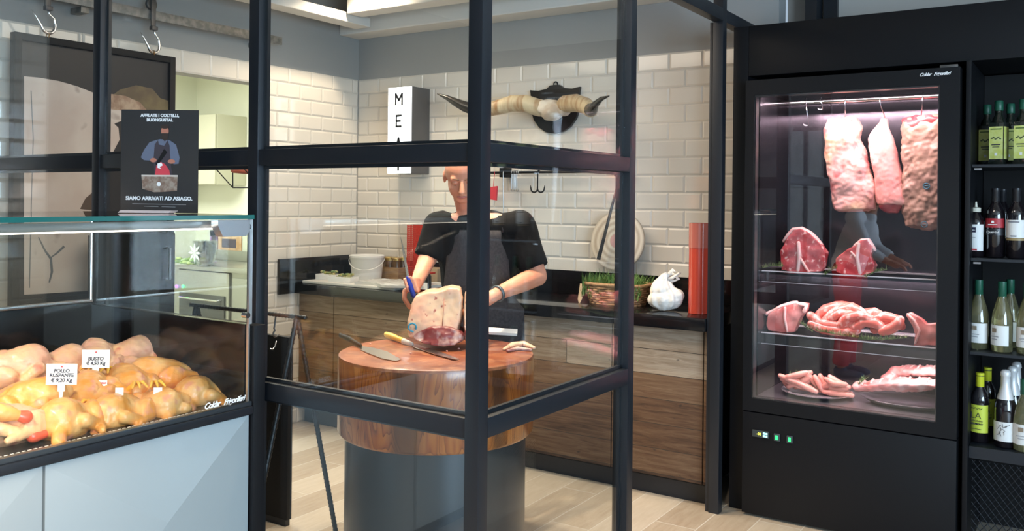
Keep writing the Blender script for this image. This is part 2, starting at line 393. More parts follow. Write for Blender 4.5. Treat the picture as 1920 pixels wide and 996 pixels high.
# ceiling beams over the booth
def beam(name, lo, hi, label):
    bm = new_bm(); box(bm, lo, hi, 0, .008); o = struct(name, bm, whitepaint)
beam('trim_1', (XW+.20, 1.2, 2.655), (XW+.34, 4.45, 2.72), '')
beam('trim_2', (XW+.002, 4.50, 2.64), (3.9, YW-.002, 2.78), '')
beam('trim_3', (XW+.36, 4.20, 2.70), (3.9, 4.34, 2.975), '')
beam('trim_4', (XW+.36, 3.35, 2.70), (3.9, 3.49, 2.975), '')
beam('trim_5', (XW+.36, 2.50, 2.70), (3.9, 2.64, 2.975), '')
# kitchen beyond the opening
bm = new_bm()
box(bm, (-7.4, 1.6, 0), (-7.3, 6.2, 2.9)); box(bm, (-7.3, 5.5, 0), (XW-.12, 5.6, 2.9)); box(bm, (-7.3, 1.6, 0), (XW-.12, 1.7, 2.9)); box(bm, (XW-.13, 4.82, 0), (XW-.12, 5.5, 2.9)); box(bm, (-7.4, 1.6, 2.9), (XW-.12, 6.2, 2.98))
struct('wall_kitchen', bm, cream)

# ================================================================== GLASS PARTITION (black steel frame)
W = .05
def post(x, y, z0, z1, parent, name='post', ridge=True):
    bm = new_bm(); box(bm, (x-W/2, y-W/2, z0), (x+W/2, y+W/2, z1), 0, .002)
    return obj(name, bm, black, parent)
def fbar(lo, hi, parent, name='rail', bead=None):
    bm = new_bm(); box(bm, lo, hi, 0, .002)
    return obj(name, bm, black, parent)
P1 = thing('glass_partition', (-2.95, YA, 0), 'black steel framed glass partition running behind the chicken display case to the corner post', 'glass partition')
for x in (XB, -2.47, -3.43): post(x, YA, 0, 2.98, P1)
fbar((XW+.01, YA-W/2, 2.70), (XB-W/2, YA+W/2, 2.75), P1, 'top_rail')
ZM0, ZM1, ZL0, ZL1 = 1.612, 1.668, .795, .855
bays = [(-3.43, -2.47), (-2.47, XB), (XW+.0, -3.43)]
for i, (a, b) in enumerate(bays):
    a0, b0 = a+W/2, b-W/2
    if i == 2: a0 = XW+.012
    fbar((a0, YA-.02, ZM0), (b0, YA+.02, ZM1), P1, 'middle_rail')
    fbar((a0, YA-.02, ZL0), (b0, YA+.02, ZL1), P1, 'lower_rail')
    fbar((a0, YA-.02, .0), (b0, YA+.02, .06), P1, 'bottom_rail')
    for z0, z1 in ((ZM1, 2.70), (ZL1, ZM0), (.06, ZL0)):
        bm = new_bm(); box(bm, (a0+.002, YA-.003, z0), (b0-.002, YA+.003, z1)); obj('glass_pane', bm, pane, P1, 0)
        bm = new_bm()   # glazing bead
        for lo, hi in (((a0, YA+.004, z0), (b0, YA+.018, z0+.012)), ((a0, YA+.004, z1-.012), (b0, YA+.018, z1)), ((a0, YA+.004, z0), (a0+.012, YA+.018, z1)), ((b0-.012, YA+.004, z0), (b0, YA+.018, z1))): box(bm, lo, hi)
        obj('glazing_bead', bm, black, P1, 0)
P2 = thing('glass_partition', (XB, 3.1, 0), 'black steel framed glass partition running from the corner post back to the doorway', 'glass partition')
for y in (3.11, 4.115): post(XB, y, 0, 2.98, P2)
fbar((XB-W/2, YA+W/2, 2.37), (XB+W/2, 3.085, 2.43), P2, 'top_rail'); fbar((XB-W/2, 3.135, 2.37), (XB+W/2, 4.09, 2.43), P2, 'door_head'); fbar((XB-W/2, 4.14, 2.37), (XB+W/2, 4.855, 2.43), P2, 'top_rail')
y0, y1 = YA+W/2, 3.11-W/2
fbar((XB-.02, y0, ZM0), (XB+.025, y1, ZM1), P2, 'middle_rail'); fbar((XB-.02, y0, ZL0), (XB+.025, y1, ZL1), P2, 'lower_rail'); fbar((XB-.02, y0, 0), (XB+.02, y1, .06), P2, 'bottom_rail')
for z0, z1 in ((2.43, 2.95), (ZM1, 2.37), (ZL1, ZM0), (.06, ZL0)):
    bm = new_bm(); box(bm, (XB-.003, y0+.002, z0), (XB+.003, y1-.002, z1)); obj('glass_pane', bm, pane, P2, 0)
    bm = new_bm()
    for lo, hi in (((XB-.018, y0, z0), (XB-.004, y1, z0+.012)), ((XB-.018, y0, z1-.012), (XB-.004, y1, z1)), ((XB-.018, y0, z0), (XB-.004, y0+.012, z1)), ((XB-.018, y1-.012, z0), (XB-.004, y1, z1))): box(bm, lo, hi)
    obj('glazing_bead', bm, black, P2, 0)
# door jamb lining beside the counter
bm = new_bm(); box(bm, (XB-.045, 4.10, 0), (XB-.026, 4.135, 2.37), 0, .002); obj('door_jamb', bm, black, P2)
bm = new_bm(); box(bm, (XB-.045, 3.10, 0), (XB-.026, 3.13, 2.37), 0, .002); obj('door_jamb', bm, black, P2)

# ================================================================== BLACK CLADDING around the fridge and shelves
C = thing('wall_cladding', (-.5, 4.3, 0), 'tall matt black cladding surrounding the meat fridge and the wine shelves', 'cladding')
bm = new_bm(); box(bm, (XB+.03, 4.225, 0), (-1.405, 4.85, 2.36), 0, .002); obj('side_panel', bm, blackpanel, C)
bm = new_bm(); box(bm, (-1.404, 4.225, 2.115), (1.30, 4.85, 2.36), 0, .002); obj('header_panel', bm, blackpanel, C)
bm = new_bm(); box(bm, (-.452, 4.20, 0), (-.432, 4.85, 2.114), 0, .001); obj('divider_panel', bm, blackpanel, C)
bm = new_bm(); box(bm, (-1.20, 4.82, 2.362), (-1.13, 4.853, 2.975)); box(bm, (-1.27, 4.72, 2.362), (-1.21, 4.84, 2.975)); obj('post', bm, black, C)
S = thing('wine_shelf', (.1, 4.45, 0), 'black steel shelving full of bottles on the right of the meat fridge', 'shelf')
for z in (1.672, 1.272, .872, .468):
    bm = new_bm(); box(bm, (-.430, 4.235, z-.012 if z > .5 else z-.05), (1.25, 4.72, z)); obj('shelf_board', bm, black, S)
bm = new_bm(); box(bm, (-.430, 4.72, 0), (1.27, 4.74, 2.11)); obj('back_panel', bm, blackm, S)
bm = new_bm(); box(bm, (1.25, 4.235, 0), (1.27, 4.72, 2.11)); obj('side_panel', bm, blackm, S)
bm = new_bm()   # expanded metal mesh front
z = .03; 
while z < .40:
    for k in range(60):
        x = -.42+k*.028; s = 1 if int(round((z-.03)/.018)) % 2 else 0
        tube(bm, [(x+s*.014, 4.245, z), (x+s*.014+.014, 4.245, z+.018)], .0016, 4, caps=False); tube(bm, [(x+s*.014+.014, 4.245, z), (x+s*.014, 4.245, z+.018)], .0016, 4, caps=False)
    z += .018
obj('mesh_panel', bm, black, S, 0)
bm = new_bm()
for x, zz in ((-.42, 1.66), (-.42, 1.26)):
    bm = new_bm(); box(bm, (x, 4.228, zz-.012), (x+.028, 4.2345, zz-.004)); obj('shelf_bracket', bm, steel, S)

# ================================================================== REAR COUNTER
door_wood = plank_mat('reclaimed_boards', 'x', 'z', .125, 6.0, [(.24, (.025, .010, .004)), (.38, (.095, .045, .020)), (.50, (.145, .082, .042)), (.61, (.19, .13, .082)), (.78, (.32, .25, .18))], wmix=.45, grain=(1.5, 20), groove=.003, rough=.75, groovecol=(.03, .02, .012), dirt=.9, bump=.5, seed=4)
CT = thing('counter_cabinet', (-2.9, 4.4, 0), 'long low cabinet with doors of weathered reclaimed boards along the tiled wall', 'cabinet')
bm = new_bm(); box(bm, (XW+.012, YD+.022, .10), (XB-.048, YW-.01, .868)); obj('body', bm, blackm, CT)
bm = new_bm(); box(bm, (XW+.012, YD+.06, 0), (XB-.048, YD+.10, .10)); obj('kick_plate', bm, black, CT)
seams = [XW+.012, -4.09, -3.10, -2.086, -1.585, XB-.047]
for a, b in zip(seams[:-1], seams[1:]):
    bm = new_bm(); box(bm, (a+.003, YD, .112), (b-.003, YD+.02, .862), 0, .0015); obj('door', bm, door_wood, CT)
WT = thing('worktop', (-2.9, 4.4, .868), 'black polished stone worktop with low upstand along the tiled wall', 'worktop')
bm = new_bm(); box(bm, (XW+.012, 4.08, .870), (XB-.048, YW-.008, .935), 0, .003); obj('slab', bm, blackgloss, WT)
bm = new_bm(); box(bm, (XW+.032, YW-.03, .936), (XB-.048, YW-.009, 1.075), 0, .001); box(bm, (XW+.012, 3.95, .87), (XW+.031, YW-.009, 1.10), 0, .001); obj('upstand', bm, blackgloss, WT)
TOP = .936
bm = new_bm(); box(bm, (-4.36, 4.12, TOP), (-3.56, 4.52, TOP+.018), 0, .006); tag(obj('cutting_board', bm, pm('white_polyethylene', (.70, .69, .66), .5)), 'long white plastic cutting board lying on the black worktop left of the butcher', 'cutting board')

# ---- things on the rear counter
B = TOP+.018
bm = new_bm(); c = on(690, 516, 2, B); c = Vector((-4.04, 4.395, B+.001)); OFFB = c
K = thing('bucket', c, 'white plastic bucket with a wire handle standing on the white cutting board', 'bucket')
lathe(bm, [(.0, 0), (.092, 0), (.097, .01), (.112, .150), (.114, .152), (.118, .152), (.119, .165), (.113, .168), (.108, .160), (.094, .012), (0, .010)], 32, c=c); obj('pail', bm, white, K)
bm = new_bm(); tube(bm, [c+Vector((.118*math.cos(a)*RT.x, .118*math.cos(a)*RT.y, .145))+Vector((-FW.x, -FW.y, 0))*-.118*math.sin(a)*-1*-1+Vector((0, 0, -.07*abs(math.sin(a)))) for a in [PI*i/16+PI for i in range(17)]], .0028, 6); obj('handle', bm, white, K)
# jars with golden lids in a wooden crate
JR = thing('jar_crate', (-4.09, 4.60, TOP), 'low wooden crate holding jars behind the white bucket', 'crate')
crate_m = pm('crate_wood', (.28, .16, .07), .6, 0, col2=(.40, .26, .13), scale=5, stretch=(2, 2, 14))
bm = new_bm(); box(bm, (-4.30, 4.53, TOP+.001), (-3.88, 4.538, TOP+.10)); box(bm, (-4.30, 4.655, TOP+.001), (-3.88, 4.663, TOP+.10)); box(bm, (-4.30, 4.538, TOP+.001), (-4.292, 4.655, TOP+.10)); box(bm, (-3.888, 4.538, TOP+.001), (-3.88, 4.655, TOP+.10)); box(bm, (-4.292, 4.538, TOP+.001), (-3.888, 4.655, TOP+.012)); obj('crate_box', bm, crate_m, JR)
jar = thing('jar', (-4.255, 4.565, TOP+.013), 'glass jar with a golden lid in the wooden crate behind the bucket', 'jar', 'jars in the wooden crate', world=False)
bm = new_bm(); lathe(bm, [(0, 0), (.027, 0), (.029, .01), (.029, .125), (.025, .135), (0, .135)], 16); obj('jar_body', bm, pm('amber_preserve', (.10, .055, .02), .15), jar)
bm = new_bm(); lathe(bm, [(.028, .13), (.030, .132), (.030, .148), (.027, .151), (0, .151)], 16); obj('lid', bm, gold, jar)
for r in range(2):
    for k in range(6):
        if r or k: dup(jar, (-4.255+k*.0655, 4.565+r*.062, TOP+.013))
# cardboard box next to the crate
bm = new_bm(); box(bm, (-3.68, 4.53, TOP+.001), (-3.55, 4.65, TOP+.11), 0, .002); tag(obj('cardboard_box', bm, pm('brown_card', (.36, .25, .15), .8)), 'small brown cardboard box on the worktop right of the red perforated holder', 'box')
# polystyrene trays with packs of herbs
sty = pm('polystyrene', (.82, .82, .80), .7)
def tray(x, y, rz, label, packs):
    t = thing('polystyrene_tray', (x, y, B), label, 'tray')
    bm = new_bm(); R_ = Matrix.Translation((x, y, B)) @ Matrix.Rotation(rz, 4, 'Z')
    for lo, hi in (((-.09, -.045, .001), (.09, .045, .006)), ((-.09, -.045, .006), (.09, -.038, .036)), ((-.09, .038, .006), (.09, .045, .036)), ((-.09, -.038, .006), (-.083, .038, .036)), ((.083, -.038, .006), (.09, .038, .036))): box(bm, lo, hi, 0, .001)
    xform(bm, R_); obj('tray_body', bm, sty, t)
    bm = new_bm(); rnd = random.Random(x)
    for i in range(packs*7): ell(bm, (rnd.uniform(-.07, .07), rnd.uniform(-.028, .028), rnd.uniform(.025, .052)), (.022, .012, .010), Matrix.Rotation(rnd.uniform(0, 3), 3, 'Z'), 8)
    xform(bm, R_); obj('packed_herbs', bm, pm('wrapped_herbs', (.50, .42, .12), .4, 0, col2=(.10, .20, .06), scale=45, col3=(.75, .72, .55), scale3=60), t)
tray(-4.26, 4.28, .15, 'polystyrene tray of wrapped herbs at the left end of the white cutting board', 1); tray(-4.07, 4.205, .1, 'polystyrene tray of wrapped yellow and green herbs just in front of the white bucket', 2)
# sheet of plastic wrap
bm = new_bm(); rnd = random.Random(3)
nx, ny = 30, 16; gr = [[bm.verts.new((-3.90+i*.54/nx, 4.13+j*.26/ny+.04*math.sin(i*.3), B+.012+.016*abs(noise.noise(Vector((i*.35, j*.55, 0))))+.003)) for j in range(ny+1)] for i in range(nx+1)]
for i in range(nx):
    for j in range(ny): bm.faces.new((gr[i][j], gr[i+1][j], gr[i+1][j+1], gr[i][j+1]))
r = bmesh.ops.extrude_face_region(bm, geom=bm.faces[:]); 
for v in r['geom']:
    if isinstance(v, bmesh.types.BMVert): v.co.z = B+.001
tag(obj('plastic_wrap', bm, pm('crumpled_film', (.62, .62, .60), .25, 0, bump=.4, bscale=40)), 'crumpled translucent plastic wrap on the white cutting board near the butcher', 'plastic wrap')
# red mesh box
RB = thing('letter_holder', (-3.79, 4.6, TOP), 'tall red perforated metal holder behind the butcher against the tiles', 'holder')
bm = new_bm(); x0, x1, zt = -3.865, -3.715, 1.325
for i in range(13): tube(bm, [(x0+i*.0125, 4.60, TOP+.002), (x0+i*.0125, 4.60, zt)], .0035, 5)
for i in range(28): z = TOP+.01+i*.0136; tube(bm, [(x0, 4.60, z), (x0+.15, 4.60, z)], .003, 5)
obj('mesh_front', bm, red, RB)
bm = new_bm(); box(bm, (x0, 4.66, TOP+.002), (x0+.15, 4.665, zt)); obj('back_plate', bm, red, RB)
# red stand near the butcher's hip and little black bottle
bm = new_bm(); c = Vector((-3.46, 4.27, TOP+.001))
box(bm, c+Vector((-.06, -.05, 0)), c+Vector((.06, .05, .012)), 0, .003); box(bm, c+Vector((-.012, -.03, .012)), c+Vector((.012, .03, .10)), 0, .003); box(bm, c+Vector((-.05, -.045, .10)), c+Vector((.065, .045, .112)), 0, .003); box(bm, c+Vector((-.012, -.03, .112)), c+Vector((.012, .03, .16)), 0, .003)
tag(obj('knife_rack', bm, red), 'red plastic rack on the black worktop at the hand of the butcher', 'rack')

# ---- lightbox sign
LB = thing('lightbox_sign', (-3.86, 4.62, 1.66), 'illuminated white vertical lightbox reading MEAT on the tiled wall', 'sign')
x0, x1, z0, z1, yf = -3.962, -3.758, 1.668, 2.245, 4.50
bm = new_bm(); box(bm, (x0, yf+.006, z0), (x1, YW-.007, z1), 0, .002); obj('housing', bm, pm('sign_grey_metal', (.13, .12, .115), .5, .3), LB)
bm = new_bm(); box(bm, (x0+.001, yf, z0+.001), (x1-.001, yf+.006, z1-.001), 0, .002); obj('light_panel', bm, pm('lit_opal_panel', (.9, .9, .9), .4, emit=(.95, .98, 1.0), estr=1.5), LB)
bold = pm('letter_black', (.01, .01, .015), .5)
xm = (x0+x1)/2-.005; zl = [on(748, y, 1, yf)[2] for y in (186, 227, 269, 309)]
def strokes(bm, segs, cx, cz, w_, h_, t=.0145):
    for (a, b, c_, d) in segs:
        p = Vector((cx+a*w_, yf-.001, cz+b*h_)); q = Vector((cx+c_*w_, yf-.001, cz+d*h_)); dr = (q-p).normalized(); n = Vector((-dr.z, 0, dr.x))*t/2
        prism(bm, [(0, 0), (1, 0), (1, 1), (0, 1)], p-n-dr*t*.3, (q-p)+dr*t*.6, n*2, .0015)
G = {'M': [(-.5, -.5, -.5, .5), (.5, -.5, .5, .5), (-.5, .5, 0, -.1), (.5, .5, 0, -.1)], 'E': [(-.5, -.5, -.5, .5), (-.5, .5, .5, .5), (-.5, 0, .35, 0), (-.5, -.5, .5, -.5)],
     'A': [(-.5, -.5, 0, .5), (.5, -.5, 0, .5), (-.3, -.2, .3, -.2)], 'T': [(-.5, .5, .5, .5), (0, -.5, 0, .5)]}
for ch, zz in zip('MEAT', zl):
    bm = new_bm(); strokes(bm, G[ch], xm, zz, .055 if ch == 'M' else .042, .072); obj('letter_'+ch.lower(), bm, bold, LB, 0)

# ---- mounted horns
HN = thing('mounted_horns', (-2.75, YW-.01, 1.91), 'long pale cattle horns with black tips mounted on a black shield', 'trophy')
bm = new_bm(); yb = YW-.012
cx, cz = -2.762, 2.06
pts = [(-.0, .15), (.035, .148), (.06, .128), (.12, .120), (.175, .128), (.17, .10), (.165, .05), (.172, .0), (.15, -.06), (.11, -.11), (.06, -.14), (0, -.15), (-.06, -.14), (-.11, -.11), (-.15, -.06), (-.172, .0), (-.165, .05), (-.175, .10), (-.18, .128), (-.12, .120), (-.06, .128), (-.035, .148)]
prism(bm, [(a, b) for a, b in pts], (cx, yb+.004, cz), X_, Z_, .022); obj('shield', bm, pm('black_lacquer', (.008, .008, .008), .3), HN)
bm = new_bm(); tube(bm, arc((cx+.0, yb-.008, cz+.155), .014, 0, 2*PI, 14, X_, Z_), .004, 6, caps=False); obj('hanging_ring', bm, blackm, HN)
hornm = pm('horn', (.62, .52, .34), .45, 0, col2=(.36, .20, .09), scale=7, lo=.45, hi=.7, stretch=(4, 1, .6), bump=.3, bscale=20)
horntip = pm('horn_tip', (.03, .028, .025), .25)
skullm = pm('hide_wrap', (.72, .66, .56), .8, 0, col2=(.52, .42, .32), scale=14, bump=.3)
# positions follow each horn out from the skull
def P(x, y, yy): return on(x, y, 1, yy)
Lp = [P(1010, 202, 4.56), P(985, 194, 4.54), P(960, 194, 4.52), P(935, 201, 4.50), P(905, 208, 4.48), P(890, 206, 4.465)]
bm = new_bm(); tube(bm, Lp, [.052, .053, .051, .047, .041, .037], 16, round_ends=True); obj('horn', bm, hornm, HN, 180)
Lt = [P(888, 205, 4.462), P(872, 200, 4.445), P(855, 192, 4.43), P(838, 183, 4.42), P(820, 176, 4.41)]
bm = new_bm(); tube(bm, Lt, [.038, .034, .026, .016, .003], 14, round_ends=True); obj('horn_tip', bm, horntip, HN, 180)
Rp = [P(1060, 195, 4.56), P(1080, 193, 4.50), P(1098, 198, 4.42), P(1108, 207, 4.33)]
bm = new_bm(); tube(bm, Rp, [.052, .052, .047, .040], 16, round_ends=True); obj('horn', bm, hornm, HN, 180)
Rt = [P(1107, 206, 4.34), P(1110, 207, 4.27), P(1116, 196, 4.21), P(1128, 185, 4.17), P(1142, 180, 4.14)]
bm = new_bm(); tube(bm, Rt, [.040, .030, .020, .012, .003], 14, round_ends=True); obj('horn_tip', bm, horntip, HN, 180)
bm = new_bm(); ell(bm, P(1030, 204, 4.58), (.11, .07, .055)); ell(bm, P(1035, 212, 4.57), (.07, .06, .05)); ell(bm, P(1060, 202, 4.58), (.04, .055, .05)); ell(bm, P(1010, 200, 4.58), (.04, .055, .055))
obj('skull_wrap', remesh(bm, .008, 4, .012, 18), skullm, HN, 180)

# ---- hook rail
HR = thing('hook_rail', (-2.75, 4.65, 1.67), 'slim black rail for hooks mounted on the tiles under the horns', 'rail')
zr = 1.672
bm = new_bm(); tube(bm, [(-3.32, 4.62, zr), (-2.22, 4.62, zr)], .008, 8); obj('rail_bar', bm, blackm, HR)
for x in (-3.105, -2.30):
    bm = new_bm(); box(bm, (x-.018, 4.605, zr-.03), (x+.018, YW-.007, zr+.03), 0, .002); obj('bracket', bm, blackm, HR)
def shook(x, tilt, h=.13, r=.0028, mt=steel, name='butcher_hook', label='', grp=None):
    bm = new_bm()
    pts = arc((0, 0, -.013), .013, PI*1.15, 0, 8, Y_, Z_)
    pts = [Vector(p) for p in pts]+[Vector((0, .013, -h*.5)), Vector((0, .010, -h+.02))]+arc((0, -.006, -h+.014), .016, 0, -PI*1.1, 9, Y_, Z_)
    tube(bm, pts, r, 6); xform(bm, Matrix.Translation((x, 4.62, zr+.013)) @ Matrix.Rotation(tilt, 4, 'Z'))
    return tag(obj(name, bm, mt, None, 180), label, 'hook', grp)
for i in range(5): shook(-3.04+i*.011, .5+.1*i, label='steel S-hook in the bunch hanging left of the double black hook', grp='bunched hooks on the black rail')
def dhook(x):
    H = thing('double_hook', (x, 4.62, zr), 'black three-pronged meat hook hanging on the rail under the horns', 'hook')
    bm = new_bm(); pts = arc((x, 4.62, zr), .012, -PI*.1, PI*1.1, 8, Y_, Z_)
    tube(bm, [Vector(p) for p in pts]+[Vector((x, 4.607, zr-.10))], .004, 6); obj('shank', bm, blackm, H, 180)
    for s in (-1, 1):
        bm = new_bm(); tube(bm, [Vector((x, 4.607, zr-.09))]+arc((x+s*.024, 4.607, zr-.10), .024, PI if s > 0 else 0, PI*2 if s > 0 else -PI, 9, X_, Z_)+[Vector((x+s*.052, 4.607, zr-.08))], [.005]*10+[.005, .002], 6); obj('prong', bm, blackm, H, 180)
dhook(-2.84)
bm = new_bm(); tube(bm, [Vector(p) for p in arc((-3.09, 4.612, zr-.002), .011, -.3, PI, 6, Y_, Z_)]+[(-3.09, 4.60, zr-.08), (-3.085, 4.60, zr-.26), (-3.085, 4.60, zr-.29)], .003, 6)
tag(obj('long_hook', bm, steel, None, 180), 'long thin steel hook hanging alone at the left bracket of the rail', 'hook')
bm = new_bm(); c = on(925, 358, 1, 4.60); prism(bm, [(-.05, -.05), (.03, -.06), (.035, .03), (-.045, .02)], c, X_, Z_, .012); tube(bm, [c+Vector((0, 0, .02)), (c.x, 4.612, zr+.007)], .0025, 5)
tag(obj('red_tag', bm, pm('red_rubber', (.62, .04, .06), .5)), 'small red paddle hanging from the hook rail behind the butcher', 'paddle')

# ---- round board, basket, bag and red tube at the right end of the counter
RD = thing('round_board', (-2.28, 4.60, TOP), 'round pale board with rings around a pink centre leaning behind the herb basket', 'board')
M = pm('ring_board', (.62, .54, .44), .5); 
nt = M.node_tree; b = nt.nodes['Principled BSDF']; tc = nd(nt, 'ShaderNodeTexCoord'); wv = nd(nt, 'ShaderNodeTexWave', wave_type='RINGS', rings_direction='SPHERICAL'); wv.inputs['Scale'].default_value = 9; wv.inputs['Distortion'].default_value = 1.2
nt.links.new(tc.outputs['Object'], wv.inputs['Vector']); cr = nd(nt, 'ShaderNodeValToRGB'); cr.color_ramp.elements[0].color = (.46, .37, .28, 1); cr.color_ramp.elements[1].color = (.68, .60, .49, 1); nt.links.new(wv.outputs[0], cr.inputs[0]); nt.links.new(cr.outputs[0], b.inputs['Base Color'])
bm = new_bm(); lathe(bm, [(0, -.012), (.165, -.012), (.170, -.008), (.170, .008), (.165, .012), (0, .012)], 48)
RR = Matrix.Translation((-2.295, 4.615, 1.268)) @ Matrix.Rotation(math.radians(82), 4, 'X'); me = bpy.data.meshes.new('d'); bm.to_mesh(me); bm.free()
o = obj('board_disc', me, M, RD); o.parent = RD; o.matrix_local = Matrix.Translation(-Vector(RD.location)) @ RR; o.data.transform(Matrix.Translation(Vector(RD.location)))
bm = new_bm(); lathe(bm, [(0, .0125), (.042, .0125), (.042, .0145), (0, .0145)], 24); me = bpy.data.meshes.new('d'); bm.to_mesh(me); bm.free()
o = obj('pink_centre', me, pm('pink_stain', (.60, .33, .30), .5), RD); o.matrix_local = Matrix.Translation(-Vector(RD.location)) @ RR; o.data.transform(Matrix.Translation(Vector(RD.location)))
for c in RD.children: c['label'] = 'board face' if c.name.startswith('board') else 'pink middle ring'
bm = new_bm(); box(bm, (-2.33, 4.54, TOP+.001), (-2.22, 4.665, TOP+.14), 0, .004); obj('foot', bm, blackm, RD)
bm = new_bm(); a = on(1158, 345, 1, 4.55); bq = on(1122, 487, 1, 4.50); tube(bm, [a, a.lerp(bq, .3), bq], [.006, .008, .012], 8); 
ls = tag(obj('sharpening_steel', bm, darksteel, None, 180), 'long dark steel rod leaning in front of the round ringed board', 'sharpening steel')
BK = thing('herb_basket', (-2.17, 4.37, TOP), 'low wicker basket holding green herbs beside the white plastic bag', 'basket')
wick = pm('wicker', (.30, .15, .07), .55, 0, col2=(.48, .27, .13), scale=30)
bm = new_bm(); c = Vector((-2.17, 4.37, TOP+.004)); ax, ay, hh = .175, .115, .10
def bpt(a, t, o_=0): s = 1+.22*t; return c+Vector(((ax*s+o_)*math.copysign(abs(math.cos(a))**.6, math.cos(a))*.82, (ay*s+o_)*math.copysign(abs(math.sin(a))**.6, math.sin(a))*.82, t*hh))
for r in range(9):
    pts = [bpt(2*PI*k/72, r/8, .004*(1 if (k//2+r) % 2 else -1)) for k in range(73)]; tube(bm, pts, .0062, 6, caps=False)
for k in range(36): tube(bm, [bpt(2*PI*k/36, 0), bpt(2*PI*k/36, 1)], .004, 5)
tube(bm, [bpt(2*PI*k/72, 1.06) for k in range(73)], .010, 8, caps=False)
obj('woven_wall', bm, wick, BK, 180)
bm = new_bm(); vs = [bm.verts.new(bpt(2*PI*k/36, .02)*1.0) for k in range(36)]; bm.faces.new(vs); r = bmesh.ops.extrude_face_region(bm, geom=bm.faces[:]); bmesh.ops.translate(bm, verts=[v for v in r['geom'] if isinstance(v, bmesh.types.BMVert)], vec=(0, 0, .01)); obj('basket_base', bm, wick, BK)
bm = new_bm(); prism(bm, [(-.02, 0), (.02, 0), (.028, -.08), (.006, -.115), (-.02, -.09)], bpt(PI*1.12, 1, .02), (.8, -.5, 0), (.1, .1, .98), .002); obj('card_tag', bm, pm('kraft_tag', (.58, .44, .30), .7), BK)
def blades(n, cfun, L, spread, seed, width=.004, droop=.4):
    bm = new_bm(); rnd = random.Random(seed)
    for i in range(n):
        p = cfun(rnd); a = rnd.uniform(0, 2*PI); d = Vector((math.cos(a), math.sin(a), 0)); l = L*rnd.uniform(.6, 1.1); s = d.cross(Z_)*width
        sp_ = rnd.uniform(0, spread); prev = None
        for k in range(4):
            t = k/3; q = p+d*sp_*l*t*t+Z_*l*(t-droop*sp_*t*t); w_ = (1-t*.85)
            v = (bm.verts.new(q-s*w_), bm.verts.new(q+s*w_))
            if prev: bm.faces.new((prev[0], prev[1], v[1], v[0]))
            prev = v
    return bm
herb = pm('herb_green', (.05, .13, .025), .6, 0, col2=(.13, .24, .05), scale=40, lo=.35, hi=.65)
bm = blades(1500, lambda r: c+Vector((r.uniform(-.17, .17), r.uniform(-.11, .11), r.uniform(.03, .10))), .085, .9, 5, .0028)
tag(obj('herbs', bm, herb, None, 0, recalc=False), 'bushy green herbs growing out of the wicker basket', 'herbs', None, 'stuff')
# plastic bag
bm = new_bm(); c = Vector((-1.835, 4.25, TOP))
ell(bm, c+Vector((0, 0, .055)), (.09, .075, .055)); ell(bm, c+Vector((-.02, 0, .11)), (.065, .055, .055)); ell(bm, c+Vector((.035, 0, .07)), (.06, .05, .055)); cap(bm, c+Vector((-.03, 0, .13)), c+Vector((.0, 0, .185)), .038, .014)
for v in bm.verts: v.co.z = max(v.co.z, TOP+.002)
me = remesh(bm, .006, 3, .014, 12, .003, 60)
for v in me.vertices:
    d = Vector((v.co.x-c.x, v.co.y-c.y, 0)); a_ = math.atan2(d.y, d.x); zz = (v.co.z-c.z)/.19
    if d.length > 1e-4: v.co += d.normalized()*.006*math.sin(a_*9+4*noise.noise(v.co*9)+zz*5)*(.35+zz)
for v in me.vertices: v.co.z = max(v.co.z, TOP+.002)
BG = thing('plastic_bag', c, 'knotted white plastic carrier bag standing on the black worktop', 'bag')
bagm = pm('bag_film', (.80, .76, .70), .35, 0, sss=.0, bump=.5, bscale=28, alpha=.93)
obj('bag_body', me, bagm, BG, 180)
for k, (p, q) in enumerate((((.0, 0, .175), (.075, .0, .20)), ((-.005, .01, .17), (.06, .02, .165)))):
    bm = new_bm(); p = c+Vector(p); q = c+Vector(q); mid = (p+q)/2+Vector((0, 0, .025)); tube(bm, [p, mid, q, (p+q)/2+Vector((.0, 0, -.015)), p+Vector((.0, 0, -.012))], [.010, .009, .010, .008, .006], 8, flat=.35); obj('bag_handle', bm, bagm, BG, 180)
# red tube
RT_ = thing('red_cylinder', (-1.66, 4.26, TOP), 'tall glossy red cylinder standing at the right end of the worktop', 'cylinder')
bm = new_bm(); lathe(bm, [(0, 0), (.052, 0), (.052, .455), (.048, .455), (.048, .01), (0, .01)], 32, c=(-1.66, 4.26, TOP+.001)); obj('cylinder_wall', bm, redtube, RT_)
bm = new_bm(); lathe(bm, [(.0525, .33), (.0535, .33), (.0535, .456), (.0525, .456)], 32, c=(-1.66, 4.26, TOP+.001)); obj('upper_band', bm, pm('red_band_light', (.45, .13, .10), .15, coat=.5), RT_)
bm = new_bm(); c = on(807, 580, 1, 4.25); lathe(bm, [(0, 0), (.022, 0), (.022, .10), (.009, .12), (.009, .15), (0, .15)], 14, c=(-3.34, 4.17, TOP+.001)); box(bm, (-3.355, 4.1460, TOP+.02), (-3.325, 4.1495, TOP+.06), 1); tag(obj('small_bottle', bm, [pm('dark_bottle', (.02, .02, .02), .15), paper]), 'small dark bottle with pale label behind the butcher on the worktop', 'bottle')

